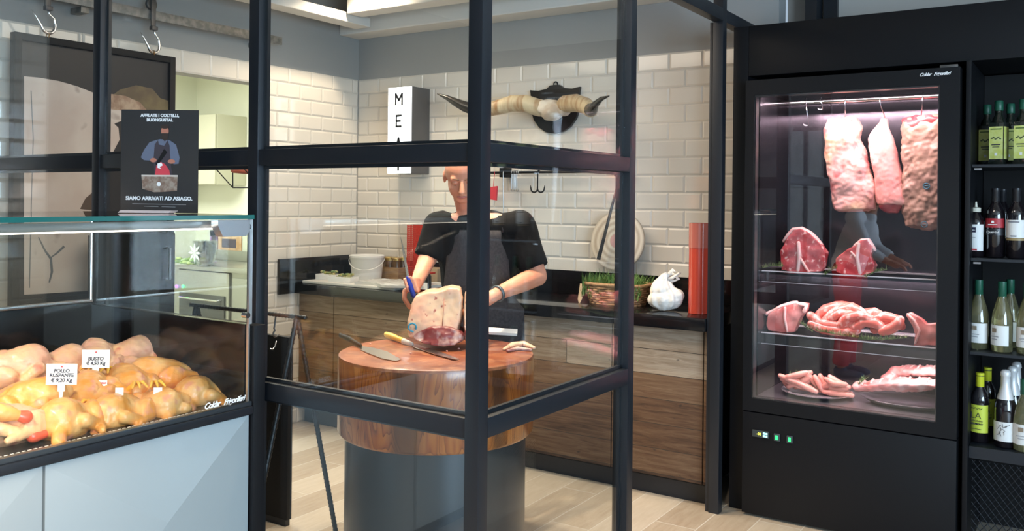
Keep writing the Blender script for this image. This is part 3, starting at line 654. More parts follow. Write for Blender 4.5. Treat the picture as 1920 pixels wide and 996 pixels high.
# ================================================================== REFRIGERATED DISPLAY CASE with chickens
CX, CY, CB = -2.39, 2.03, -3.34
panelm = pm('pale_blue_grey_panel', (.36, .42, .44), .32, .25)
DC = thing('display_case', (-2.85, 1.1, 0), 'refrigerated glass display case with pale grey base panels, filled with raw chickens', 'display case')
bm = new_bm(); box(bm, (CB, .05, .10), (CX-.03, CY, .76)); obj('base_cabinet', bm, blackm, DC)
bm = new_bm(); box(bm, (CB+.05, .05, 0), (CX-.08, CY, .10)); obj('plinth', bm, black, DC)
def facet(y0, y1, ya, za):
    bm = new_bm(); z0, z1, x = .09, .758, CX-.022
    c = [bm.verts.new((x, y, z)) for y, z in ((y0, z0), (y1, z0), (y1, z1), (y0, z1))]; e = [bm.verts.new((x+.018, y, z)) for y, z in ((y0+.001, z0+.001), (y1-.001, z0+.001), (y1-.001, z1-.001), (y0+.001, z1-.001))]
    a = bm.verts.new((x+.056, ya, za))
    for i in range(4): j = (i+1) % 4; bm.faces.new((c[i], c[j], e[j], e[i])); bm.faces.new((e[i], e[j], a))
    bm.faces.new(c[::-1]); return bm
SEAM = 1.322
obj('base_panel', facet(SEAM+.003, CY-.004, on(302, 1022, 0, CX)[1], .50), panelm, DC, 5)
obj('base_panel', facet(.10, SEAM-.003, .80, .30), panelm, DC, 5)
bm = new_bm(); box(bm, (CB, CY+.002, 0), (CX+.012, CY+.052, 1.062), 0, .003); obj('end_panel', bm, blackpanel, DC)
bm = new_bm(); box(bm, (CX-.03, .05, .762), (CX+.014, CY, .790), 0, .006); obj('bumper_rail', bm, black, DC)
bm = new_bm(); box(bm, (CX-.018, .05, .790), (CX+.006, CY, .806), 0, .003); obj('glass_holder', bm, pm('anodised_dark', (.10, .12, .14), .3, .8), DC)
deckm = pm('black_deck', (.02, .02, .022), .25)
bm = new_bm()
for lo, hi in (((CB+.02, .05, .76), (CX-.02, CY-.012, .792)), ): box(bm, lo, hi)
obj('deck', bm, deckm, DC)
bm = new_bm()
for k in range(120):
    y = .1+k*.0158
    if y < CY-.03: box(bm, (CX-.050, y, .7925), (CX-.036, y+.009, .798))
obj('vent_strip', bm, pm('vent_strip_white', (.8, .8, .8), .3), DC, 0)
bm = new_bm(); box(bm, (CB, .05, .76), (CB+.02, CY-.012, 1.075), 0, .002); obj('rear_wall', bm, blackgloss, DC)
bm = new_bm(); box(bm, (CB+.02, CY-.012, .76), (CX-.02, CY, 1.066)); obj('end_lining', bm, blackgloss, DC)
bm = new_bm(); box(bm, (CX-.006, .05, .800), (CX+.002, CY-.001, 1.424)); obj('front_glass', bm, caseglass, DC, 0)
bm = new_bm(); box(bm, (CB+.03, CY-.006, 1.068), (CX-.007, CY+.002, 1.424)); obj('end_glass', bm, caseglass, DC, 0)
bm = new_bm(); fs = box(bm, (-3.20, .05, 1.426), (CX+.004, CY+.004, 1.440))
bm.faces.ensure_lookup_table()
for f in bm.faces:
    f.normal_update(); f.material_index = 0 if abs(f.normal.z) > .5 else 1
obj('top_glass', bm, [caseglass, paneedge], DC, 0, recalc=True)
bm = new_bm(); box(bm, (CX-.012, CY-.010, 1.068), (CX-.002, CY+.003, 1.424)); box(bm, (CX-.012, CY-.012, .80), (CX-.002, CY-.006, 1.068)); obj('corner_profile', bm, aluminium, DC)
bm = new_bm(); box(bm, (CX-.075, .05, 1.396), (CX-.045, CY-.06, 1.421), 0, .003); obj('lamp_profile', bm, aluminium, DC)
bm = new_bm(); box(bm, (CX-.072, .06, 1.392), (CX-.048, CY-.08, 1.396)); obj('lamp_strip', bm, pm('case_led', (1, 1, 1), .5, emit=(1.0, .82, .66), estr=4), DC)
bm = new_bm(); prism(bm, [(0, 0), (.13, 0), (.13, -.035), (.115, -.055), (.02, -.055), (0, -.02)], (CX-.025, CY-.15, 1.424), Y_, Z_, .035); obj('corner_bracket', bm, steel, DC)
for z in (1.10, 1.40):
    bm = new_bm(); tube(bm, [(CX-.016, CY-.022, z), (CX+.008, CY-.022, z)], .010, 14); obj('glass_clamp', bm, chrome, DC)
bm = new_bm(); tube(bm, [(CB+.01, CY-.01, 1.08), (CB+.01, CY-.01, 1.424)], .006, 8); obj('rear_post', bm, aluminium, DC)
bm = new_bm(); box(bm, (CB-.0, .05, 1.076), (CB+.03, CY-.012, 1.088), 0, .001); obj('rear_ledge', bm, steel, DC)
pc = on(421, 757, 0, CX+.004)
for q, dy in (('Coldar   Frigoriferi', .0),):
    text('logo', q, .026, pm('logo_white', (.85, .85, .85), .5), DC, (CX+.004, pc[1]+dy, .822), Y_, Z_, shear=.45, offset=.0006, spacing=.85)
area('case_light', (CX-.065, 1.05, 1.385), (CX-.30, 1.05, .8), .02, 1.8, 15, (1.0, .80, .62))
bpy.data.objects['case_light'].data.size = .02
bpy.data.objects['case_light'].rotation_euler = (0, math.radians(-28), 0) if False else bpy.data.objects['case_light'].rotation_euler

# ---- chickens
chk = pm('chicken_skin', (.74, .40, .14), .42, 0, col2=(.76, .29, .04), scale=16, lo=.38, hi=.62, col3=(.70, .28, .18), scale3=24, lo3=.54, hi3=.70, sss=.15, coat=.25, bump=.15, bscale=120)
chkpink = pm('chicken_skin_pink', (.76, .40, .28), .42, 0, col2=(.78, .47, .24), scale=14, col3=(.60, .20, .13), scale3=24, sss=.15, coat=.25, bump=.15, bscale=120)
footm = pm('yellow_feet', (.85, .50, .06), .45, 0, col2=(.80, .38, .05), scale=30)
def chicken_mesh(k):
    bm = new_bm()   # lying breast up, neck end +x, legs drawn towards -x
    ell(bm, (0, 0, .062), (.115, .070, .062)); ell(bm, (.035, 0, .085), (.075, .058, .048)); ell(bm, (-.06, 0, .055), (.065, .055, .05))
    for s in (-1, 1):
        ell(bm, (-.035, s*.070, .062), (.058, .030, .044), Matrix.Rotation(s*.35, 3, 'Z')); cap(bm, (-.05, s*.062, .07), (-.115, s*.045, .062), .030, .017)
        cap(bm, (.075, s*.058, .07), (.02, s*.085, .045), .021, .016); cap(bm, (.02, s*.085, .045), (.075, s*.098, .035), .015, .010)
    cap(bm, (.10, 0, .05), (.145, .01*k, .035), .022, .016)
    return remesh(bm, .0045, 2, .005, 14+k, .0016, 70)
def make_chicken(k, mt):
    t = thing('raw_chicken', (0, 0, 0), '', 'chicken', 'chickens piled in the display case', world=False)
    obj('body', chicken_mesh(k), mt, t, 180)
    for s in (-1, 1):
        bm = new_bm(); a = Vector((-.112, s*.045, .062)); b = Vector((-.150, s*.030, .078+.02*k)); tube(bm, [a, a.lerp(b, .5)+Vector((0, 0, .004)), b], [.012, .009, .010], 10, round_ends=True)
        for q in (-.5, 0, .5): tube(bm, [b, b+Vector((-.026, q*.03, .012)), b+Vector((-.046, q*.05, -.002))], [.0075, .006, .0035], 8, round_ends=True)
        obj('foot', bm, footm, t, 180)
    return t
protos = [make_chicken(0, chk), make_chicken(1, chk), make_chicken(.5, chkpink)]
# pixel is only a way to read off where each bird lies on a given depth plane of the case
birds = [  # px, py, X plane, heading deg, proto, tilt, scale, label
 (123, 792, -2.56, -35, 0, .2, 1.12, 'large pale raw chicken lying behind the bigger white price card'),
 (222, 778, -2.56, -60, 1, .1, 1.05, 'golden raw chicken in the front row right of the bigger price card'),
 (300, 762, -2.57, -25, 0, -.1, 1.0, 'raw chicken in the front row with a tiny white tag standing before it'),
 (372, 742, -2.60, -50, 1, .15, 1.08, 'golden raw chicken at the right end of the front row'),
 (15, 800, -2.58, -80, 2, .2, 1.0, 'raw chicken at the left edge of the front row, partly cut by the frame'),
 (62, 752, -2.72, 30, 1, .2, 1.05, 'raw chicken of the second row above the red feet at the left'),
 (160, 738, -2.74, 140, 0, .2, .95, 'raw chicken of the second row between the two big price cards'),
 (238, 722, -2.74, 165, 1, .15, .95, 'raw chicken of the second row behind the small square tags'),
 (300, 706, -2.76, -120, 0, .2, 1.0, 'raw chicken of the second row on the right half of the pile'),
 (365, 712, -2.80, -10, 2, -.15, 1.0, 'pinkish raw chicken behind the right end of the front row'),
 (30, 690, -2.98, 60, 2, .4, 1.05, 'pinkish raw chicken of the rear row at the left edge'),
 (108, 688, -2.98, 95, 2, .5, 1.0, 'pinkish raw chicken of the rear row with a yellow foot raised'),
 (170, 676, -3.0, 150, 2, .45, 1.0, 'pinkish raw chicken of the rear row behind the smaller price card'),
 (238, 672, -3.0, 85, 2, .4, 1.1, 'pinkish raw chicken of the rear row topped by a round red label'),
 (290, 684, -3.0, 10, 1, .1, .9, 'raw chicken of the rear row stretching its legs to the right'),
]
used = set()
for px_, py_, xx, hd, k, tl, s, lb in birds:
    p = on(px_, py_, 0, xx); p = Vector((p[0], p[1], p[2]-.062*s)); rot = (tl*.5, -tl*.3, math.radians(hd))
    if k not in used: o = protos[k]; used.add(k); o.location = p; o.rotation_euler = rot; o.scale = (s,)*3; o['label'] = lb
    else: o = dup(protos[k], p, rot, lb, None, s)
# sloping black risers under the rear rows
bm = new_bm(); prism(bm, [(-2.62, .793), (-2.62, .80), (-2.86, .85), (-3.12, .87), (-3.12, .793)], (0, .06, 0), X_, Z_, -(CY-.09)); obj('riser', bm, deckm, DC)
# labels stuck on birds
def sticker(px_, py_, xx, r, label):
    p = on(px_, py_, 0, xx); t = thing('chicken_label', p, label, 'label')
    n = Vector((.80, -.35, .48)).normalized(); u = n.cross(Z_).normalized(); v = u.cross(n)
    bm = new_bm(); prism(bm, [(r*math.cos(a), r*.62*math.sin(a)) for a in [2*PI*i/20 for i in range(20)]], p, -u, v, .001); obj('red_oval', bm, redink, t)
    bm = new_bm(); prism(bm, [(-r*.8, -r*.9), (r*.8, -r*.9), (r*.8, -r*.1), (-r*.8, -r*.1)], p+n*.0012, -u, v, .001); obj('white_field', bm, paper, t)
    bm = new_bm(); prism(bm, [(-r*.8, -r*.5), (r*.3, -r*.5), (r*.3, -r*.25), (-r*.8, -r*.25)], p+n*.0024, -u, v, .0005); obj('yellow_stripe', bm, yellowplastic, t)
sticker(239, 676, -2.92, .034, 'red, white and yellow label on the rear chicken behind the rightmost feet'); sticker(48, 700, -2.90, .036, 'red, white and yellow label on the rear chicken at the left edge'); sticker(103, 694, -2.90, .020, 'small red label on the rear chicken left of the raised yellow foot')
# price cards
def card(cx, cy, xx, w_, h_, lines, label):
    p = on(cx, cy, 0, xx); t = thing('price_card', (p[0], p[1], p[2]-h_), label, 'price card')
    n = Vector((.72, -.69, .12)).normalized(); u = Vector((.69, .72, 0)).normalized(); v = n.cross(u)
    u = (u+v*-.03).normalized()
    bm = new_bm(); prism(bm, [(-w_/2, -h_/2), (w_/2, -h_/2), (w_/2, h_/2), (-w_/2, h_/2)], p, u, v, .002); obj('card', bm, paper, t)
    bm = new_bm(); prism(bm, [(-.010, -h_/2), (.010, -h_/2), (.010, -h_/2-.02), (.006, -h_/2-.02), (.004, -h_/2-.045), (-.004, -h_/2-.045), (-.006, -h_/2-.02), (-.010, -h_/2-.02)], p-n*.0005, u, v, .002); obj('card_pick', bm, white, t)
    for s, dy, sz, mt in lines: text('writing', s, sz, mt, t, p+n*.003+v*dy, u, v, offset=.0004, spacing=.95, shear=.1)
    if w_ > .05:
        bm = new_bm(); prism(bm, [(-.004, 0), (.004, 0), (0, .006)], p+n*.0025+v*(h_*.33), u, v, .0006); obj('crest', bm, redink, t)
card(116, 702, -2.60, .086, .062, [('POLLO', .010, .0145, ink), ('RUSPANTE', -.003, .0145, ink), ('€ 9,20 Kg', -.018, .0155, ink)], 'white price card in front of the larger chicken pile reading POLLO RUSPANTE')
card(180, 673, -2.78, .086, .060, [('BUSTO', .0, .016, ink), ('€ 4,50 Kg', -.015, .0155, ink)], 'white price card standing higher up at the rear of the chickens, reading BUSTO')
card(193, 722, -2.68, .026, .030, [('POLLO', .006, .007, redink), ('ITALIA', -.006, .007, redink)], 'tiny white tag with red print below the rear price card')
card(296, 735, -2.52, .026, .028, [], 'blank little white tag on the front chicken at right')
card(224, 735, -2.55, .024, .026, [], 'blank little pale tag lying tilted on the middle of the chickens')
# raw legs with red ends at the left
for i, (a, b, lb) in enumerate((((-15, 770), (48, 782), 'raw drumstick with a red end pointing right at the left edge of the case'), ((165, 838), (62, 818), 'raw drumstick with a red end lying at the front glass under the palest chicken'))):
    xx = -2.50; p = on(*a, 0, xx-.02); q = on(*b, 0, xx)
    q.z = max(q.z, .806); p.z = max(p.z, .812)
    t = thing('raw_drumstick', p, lb, 'chicken leg'); bm = new_bm(); tube(bm, [p, p.lerp(q, .35), p.lerp(q, .8)], [.022, .026, .014], 12, round_ends=True); obj('drumstick', bm, chk, t, 180)
    bm = new_bm(); tube(bm, [p.lerp(q, .8), q], [.015, .019], 12, round_ends=True); obj('bone_end', bm, pm('raw_red_end', (.72, .10, .05), .35, coat=.3), t, 180)

# ---- counter poster and flyers on the case top
pc = pd(299, 300, 3.10); u = Vector((.84, .54, 0)).normalized(); n = Vector((u.y, -u.x, .0)); v = Z_
PW, PH = .272, .362; zb = 1.4415; pc = Vector((pc[0], pc[1], zb+PH/2))
PO = thing('counter_poster', (pc[0], pc[1], zb), 'black advertising poster of a bearded man in an apron standing on the glass counter top', 'poster')
bm = new_bm(); prism(bm, [(-PW/2, -PH/2), (PW/2, -PH/2), (PW/2, PH/2), (-PW/2, PH/2)], pc-n*.004, u, v, .004); bm.normal_update(); obj('poster_board', bm, pm('poster_black', (.022, .021, .021), .5), PO)
bm = new_bm(); prism(bm, [(0, 0), (.06, 0), (0, .14)], pc-n*.006-v*(PH/2)+u*.002, -n, v, .004); obj('easel_back', bm, blackm, PO)
def pp(x, y): return ((x-299)/145*PW, (299-y)/190*PH)   # a position on the sheet
def flat(name, polys, mt, lvl, parent=PO):
    bm = new_bm()
    for poly in polys: prism(bm, [pp(*q) for q in poly], pc+n*(.0004*lvl), u, v, .0004)
    return obj(name, bm, mt, parent, 0)
def oval(cx, cy, rx, ry, k=18): return [(cx+rx*math.cos(2*PI*i/k), cy+ry*math.sin(2*PI*i/k)) for i in range(k)]
flat('printed_shirt', [[(280, 264), (292, 260), (300, 258), (318, 260), (330, 268), (337, 292), (335, 303), (326, 304), (322, 298), (285, 298), (270, 297), (264, 292), (270, 278)]], pm('print_shirt_blue', (.12, .14, .20), .5), 1)
flat('printed_apron', [[(290, 268), (296, 260), (298, 268), (308, 270), (314, 260), (318, 270), (320, 300), (324, 325), (290, 325), (288, 295)]], pm('print_apron', (.045, .035, .045), .5), 2)
flat('printed_face', [oval(309, 243, 7.2, 10)], pm('print_skin', (.45, .17, .11), .5), 3)
flat('printed_hair', [oval(309, 235, 7.8, 4), [(303, 247), (316, 247), (315, 257), (309, 262), (304, 257)]], pm('print_hair', (.035, .02, .015), .5), 4)
flat('printed_hand', [oval(288, 297, 6, 4)], pm('print_skin', (.45, .17, .11), .5), 5); flat('printed_hand', [oval(322, 299, 7, 4)], pm('print_skin', (.45, .17, .11), .5), 5)
flat('printed_cleaver', [[(292, 304), (296, 307), (314, 282), (308, 276)]], blackm, 5)
flat('printed_meat', [[(291, 325), (294, 306), (302, 300), (310, 304), (318, 315), (320, 325)]], pm('print_meat', (.62, .05, .07), .5), 5)
flat('printed_fat', [[(296, 303), (303, 301), (306, 306), (300, 310), (304, 313), (296, 311)]], paper, 6)
flat('printed_block', [[(266, 325), (334, 325), (333, 353), (312, 355), (290, 356), (268, 350)]], pm('print_block', (.20, .12, .085), .6, 0, col2=(.34, .27, .21), scale=60), 5)
flat('printed_block_top', [[(266, 324), (334, 324), (334, 327), (266, 327)]], pm('print_block_top', (.6, .52, .45), .6), 6)
flat('printed_crest', [oval(299, 341, 4, 4)], paper, 7)
for s, x, y, sz in (('AFFILATE I COLTELLI,', 299, 214.5, .0145), ('BUONGUSTAI.', 299, 223, .0145), ('SIAMO ARRIVATI AD ASIAGO.', 299, 367.5, .0180)):
    a, b = pp(x, y); text('headline', s, sz, pm('poster_white_text', (.82, .82, .82), .5), PO, pc+n*.0006+u*a+v*b, u, v, offset=.0006, spacing=.98)
flat('small_print', [[(249, 377), (350, 378), (350, 379), (249, 378)], [(271, 381.5), (298, 382), (298, 383), (271, 382.5)], [(304, 382), (330, 382.5), (330, 383.5), (304, 383)]], pm('grey_print', (.25, .25, .25), .5), 1)
for k, (x, lb) in enumerate(((262, 'stack of pale flyers at the left foot of the black poster'), (309, 'stack of pale flyers at the right foot of the black poster'))):
    q = pc+n*(.03)+u*((x-299)/145*PW); q.z = zb; bm = new_bm()
    for i in range(3):
        d = u*.004*(i-1); prism(bm, [(-.044, -.03), (.044, -.03), (.044, .03), (-.044, .03)], q+d+Z_*(.0005+i*.003), u, -n, .0025 if False else -.0025)
    me_o = obj('flyer_stack', bm, pm('pink_white_card', (.80, .68, .66), .5), None); tag(me_o, lb, 'flyers')
    me_o.location.z = zb+.0005

# ================================================================== MEAT FRIDGE
FX0, FX1, FZ1 = -1.395, -.470, 2.085
g0 = on(1418, 178, 1, YF); g1 = on(1757, 792, 1, YF); gz1 = (g0[2]+on(1757, 163, 1, YF)[2])/2; gz0 = (on(1420, 745, 1, YF)[2]+g1[2])/2; gx0, gx1 = g0[0], g1[0]
FR = thing('meat_fridge', ((FX0+FX1)/2, 4.5, 0), 'black upright meat fridge with a large glass door, lit meat hanging and lying inside', 'refrigerator')
inner = pm('dark_steel_lining', (.07, .065, .075), .2, .9)
YB = 4.80
bm = new_bm()
for lo, hi in (((FX0, YF+.05, .0), (FX1, YB, .50)), ((FX0, YF+.05, .50), (FX0+.04, YB, FZ1)), ((FX1-.04, YF+.05, .50), (FX1, YB, FZ1)), ((FX0+.04, YF+.05, FZ1-.04), (FX1-.04, YB, FZ1)), ((FX0+.04, YB-.03, .50), (FX1-.04, YB, FZ1-.04))): box(bm, lo, hi)
obj('carcass', bm, blackm, FR)
bm = new_bm(); box(bm, (FX0+.041, YB-.036, .565), (FX1-.041, YB-.031, FZ1-.042)); box(bm, (FX0+.041, YF+.052, .565), (FX0+.045, YB-.037, FZ1-.042)); box(bm, (FX1-.045, YF+.052, .565), (FX1-.041, YB-.037, FZ1-.042)); obj('steel_lining', bm, inner, FR)
bm = new_bm(); box(bm, (FX0+.046, YF+.052, .505), (FX1-.046, YB-.037, .564)); obj('steel_floor', bm, pm('fridge_floor_steel', (.42, .42, .43), .3, .9), FR)
zs = .497
D = obj('door', (lambda b: (box(b, (FX0, YF-.03, zs+.006), (gx0, YF+.045, FZ1)), box(b, (gx1, YF-.03, zs+.006), (FX1, YF+.045, FZ1)), box(b, (gx0, YF-.03, zs+.006), (gx1, YF+.045, gz0)), box(b, (gx0, YF-.03, gz1), (gx1, YF+.045, FZ1)), b)[-1])(new_bm()), blackpanel, FR)
bm = new_bm(); box(bm, (gx0, YF-.026, gz0), (gx1, YF-.020, gz1)); obj('door_glass', bm, glass('fridge_glass', (.95, .95, .96), .06, k=1.5), D, 0)
bm = new_bm(); t = .006
for lo, hi in (((gx0, YF-.02, gz0), (gx0+t, YF+.02, gz1)), ((gx1-t, YF-.02, gz0), (gx1, YF+.02, gz1)), ((gx0, YF-.02, gz0), (gx1, YF+.02, gz0+t)), ((gx0, YF-.02, gz1-t), (gx1, YF+.02, gz1))): box(bm, lo, hi)
obj('glass_spacer', bm, darksteel, D)
bm = new_bm(); box(bm, (FX1-.08, YF-.025, FZ1), (FX1-.01, YF+.02, FZ1+.012), 0, .002); obj('hinge', bm, darksteel, FR)
for q, x, y in (('Coldar   Frigoriferi', 1752, 139),):
    p = on(x, y, 1, YF-.031); text('logo', q, .0195, pm('logo_white', (.85, .85, .85), .5), D, p, X_, Z_, shear=.45, offset=.0005, spacing=.85)
bm = new_bm(); box(bm, (FX0, YF-.028, .012), (FX1, YF+.045, zs), 0, .002); LP = obj('lower_panel', bm, blackpanel, FR)
a = on(1411, 806, 1, YF-.03); b = on(1442, 822, 1, YF-.03); zc = (a[2]+b[2])/2
bm = new_bm(); box(bm, (a[0], YF-.036, zc-.016), (b[0], YF-.028, zc+.016), 0, .002); CO = obj('thermostat', bm, pm('controller_grey', (.04, .05, .05), .4), LP)
text('display_digits', '-03', .017, pm('digits_lit', (.3, .3, .05), .5, emit=(.75, .75, .1), estr=.8), CO, (a[0]+.033, YF-.037, zc), X_, Z_, offset=.0004)
bm = new_bm()
for i in range(2):
    for j in range(2): box(bm, (b[0]-.027+i*.012, YF-.038, zc-.011+j*.012), (b[0]-.018+i*.012, YF-.036, zc-.002+j*.012))
obj('buttons', bm, pm('buttons_lit', (.3, .7, .7), .5, emit=(.35, .75, .8), estr=.9), CO)
for x in (1457, 1481):
    p = on(x, 818 if x < 1470 else 821, 1, YF-.03); zz = zc-.004
    bm = new_bm(); box(bm, (p[0]-.014, YF-.036, zz-.017), (p[0]+.014, YF-.028, zz+.017), 0, .002); sw = obj('rocker_switch', bm, pm('switch_frame', (.05, .06, .07), .35), LP)
    bm = new_bm(); box(bm, (p[0]-.006, YF-.040, zz-.010), (p[0]+.006, YF-.036, zz+.010), 0, .001); obj('green_light', bm, pm('green_lit', (.02, .4, .08), .4, emit=(.03, .9, .18), estr=1.2), sw)
# rail, light strips, shelves
bm = new_bm(); tube(bm, [(FX0+.046, 4.50, 2.005), (FX1-.046, 4.50, 2.005)], .014, 14); obj('hanging_rail', bm, chrome, FR)
bm = new_bm(); box(bm, (gx0+.02, YF+.055, 2.028), (gx1, YF+.08, 2.04)); obj('light_strip', bm, pm('fridge_led', (1, 1, 1), .5, emit=(1.0, .78, .82), estr=2.5), FR)
S1, S2, S0 = 1.160, .858, .566
shelfm = pm('steel_shelf_sheet', (.42, .41, .43), .3, .9)
lipm = glass('shelf_lip_glass', (.82, .84, .85), .10, k=1.6)
for z in (S1, S2):
    bm = new_bm(); box(bm, (FX0+.048, 4.29, z-.010), (FX1-.048, 4.68, z)); sh = obj('shelf', bm, glass('shelf_glass', (.75, .76, .78), .10, k=1.5), FR, 0)
    bm = new_bm(); box(bm, (FX0+.048, 4.283, z-.045), (FX1-.048, 4.289, z+.004)); obj('front_lip', bm, lipm, sh, 0)
    bm = new_bm(); box(bm, (FX0+.048, 4.282, z+.004), (FX1-.048, 4.290, z+.009)); box(bm, (FX0+.048, 4.282, z-.047), (FX1-.048, 4.290, z-.045)); box(bm, (FX0+.048, 4.672, z+.001), (FX1-.048, 4.68, z+.004)); obj('lip_edge', bm, pm('satin_aluminium', (.85, .85, .86), .45, .3), sh, 0)
area('fridge_top_light', ((FX0+FX1)/2, YF+.075, 2.02), ((FX0+FX1)/2, 4.60, 1.5), .8, .03, 9, (1.0, .74, .78))
for z in (S1, S2): area('fridge_shelf_light', ((FX0+FX1)/2, 4.31, z-.05), ((FX0+FX1)/2, 4.55, z-.30), .8, .02, 2.2, (1.0, .74, .78))

# ---- meat
fatm = pm('meat_fat', (.70, .40, .34), .42, 0, col2=(.50, .14, .13), scale=11, lo=.45, hi=.66, col3=(.66, .52, .30), scale3=6, lo3=.52, hi3=.72, sss=.15, coat=.3, bump=.35, bscale=30)
fatm2 = pm('pink_loin', (.74, .32, .28), .38, 0, col2=(.66, .20, .17), scale=7, lo=.45, hi=.7, col3=(.90, .68, .60), scale3=6, lo3=.48, hi3=.7, sss=.15, coat=.4, bump=.3, bscale=25)
agedm = pm('dry_aged_meat', (.34, .215, .15), .5, 0, col2=(.10, .04, .03), scale=9, lo=.45, hi=.66, col3=(.50, .32, .24), scale3=9, lo3=.5, hi3=.7, bump=.4, bscale=28, coat=.15)
redmeat = pm('red_meat', (.42, .035, .04), .35, 0, col2=(.60, .11, .11), scale=22, lo=.4, hi=.62, col3=(.78, .45, .40), scale3=45, lo3=.58, hi3=.66, sss=.1, coat=.4, bump=.15, bscale=60)
palemeat = pm('veal_meat', (.50, .15, .13), .38, 0, col2=(.70, .32, .28), scale=12, col3=(.80, .58, .52), scale3=18, lo3=.60, hi3=.7, sss=.1, coat=.35)
bonem = pm('bone_and_fat', (.78, .56, .50), .45, 0, col2=(.78, .45, .40), scale=30, sss=.1, coat=.3)
darkred = pm('cut_face', (.30, .03, .04), .35, 0, col2=(.50, .10, .10), scale=20, coat=.4)
def slabloft(bm, rows, Y, dep, seg=28):
    """rows: (py, xl, xr, depth factor) -> closed loft standing on the plane y=Y"""
    rings = []
    for py, xl, xr, k in rows:
        a = on(xl, py, 1, Y); b = on(xr, py, 1, Y); c = (a+b)/2; hw = (b-a).length/2
        ring = []
        for i in range(seg):
            t = 2*PI*i/seg; cx_, sy_ = math.cos(t), math.sin(t)
            ring.append(bm.verts.new(c+X_*hw*math.copysign(abs(cx_)**.75, cx_)+Y_*dep*k*math.copysign(abs(sy_)**.75, sy_)))
        rings.append(ring)
    for r, s in zip(rings[:-1], rings[1:]):
        for i in range(seg): bm.faces.new((r[i], r[(i+1) % seg], s[(i+1) % seg], s[i]))
    bm.faces.new(rings[0][::-1]); bm.faces.new(rings[-1])
def fhook(px0, py1, parent, top_px=None, Y=4.50):
    bm = new_bm(); a = on(top_px or px0, 190, 1, Y); b = on(px0, py1, 1, Y); a.z = 2.004
    tube(bm, [Vector((a.x, Y+.017, a.z-.005))]+[Vector((a.x, Y+.017*math.cos(t), 2.004+.019*math.sin(t))) for t in (0.2, .9, 1.57, 2.3, 3.0)]+[Vector((a.x, Y-.018, 1.985)), b], .0028, 6); obj('meat_hook', bm, chrome, parent, 180)
H1 = thing('hanging_loin', on(1600, 395, 1, 4.50), 'broad pale slab of fat covered meat hanging leftmost in the lit fridge', 'meat')
bm = new_bm(); slabloft(bm, [(219, 1568, 1598, .3), (224, 1554, 1606, .8), (240, 1543, 1617, 1), (262, 1546, 1616, 1), (300, 1549, 1625, 1), (345, 1556, 1640, 1), (375, 1560, 1643, 1), (392, 1563, 1640, .9), (397, 1570, 1610, .6)], 4.50, .055); obj('meat_slab', remesh(bm, .006, 3, .016, 14, .005, 60), fatm, H1, 180); fhook(1585, 222, H1, 1586)
H2 = thing('hanging_loin', on(1680, 395, 1, 4.50), 'narrow pink rolled loin hanging in the middle of the fridge', 'meat')
bm = new_bm(); slabloft(bm, [(222, 1652, 1666, .3), (232, 1646, 1668, .5), (258, 1628, 1674, .9), (300, 1632, 1685, 1), (350, 1640, 1696, 1), (374, 1645, 1704, 1), (384, 1646, 1704, .95)], 4.50, .05); obj('meat_slab', remesh(bm, .006, 3, .010, 12, .003, 60), fatm2, H2, 180)
bm = new_bm(); slabloft(bm, [(380, 1648, 1702, .9), (390, 1650, 1694, .85), (399, 1660, 1684, .5)], 4.50, .045); obj('cut_end', remesh(bm, .006, 2, .01, 20), darkred, H2, 180); fhook(1661, 226, H2, 1651)
H3 = thing('hanging_loin', on(1740, 430, 1, 4.50), 'long dark dry-aged side hanging at the right end of the fridge', 'meat')
bm = new_bm(); slabloft(bm, [(219, 1696, 1780, .8), (240, 1691, 1782, 1), (300, 1693, 1782, 1), (360, 1692, 1782, 1), (395, 1690, 1780, 1), (424, 1697, 1778, .9), (430, 1710, 1770, .5)], 4.50, .06); obj('meat_slab', remesh(bm, .006, 3, .012, 16, .006, 60), agedm, H3, 180)
bm = new_bm(); slabloft(bm, [(217, 1700, 1778, .6), (225, 1694, 1780, .9), (237, 1696, 1780, .85)], 4.495, .064); obj('cut_end', remesh(bm, .006, 2, .018, 24), darkred, H3, 180); fhook(1727, 222, H3, 1731)
for px_, py_ in ((1737, 349), (1733, 421)):
    p = on(px_, py_, 1, 4.436); bm = new_bm(); tube(bm, arc(p, .013, 0, 2*PI, 20, X_, Z_), .0022, 5, caps=False); tube(bm, [p-X_*.008, p+X_*.008], .002, 5); obj('blue_stamp', bm, pm('stamp_blue', (.02, .16, .22), .5), H3, 180)
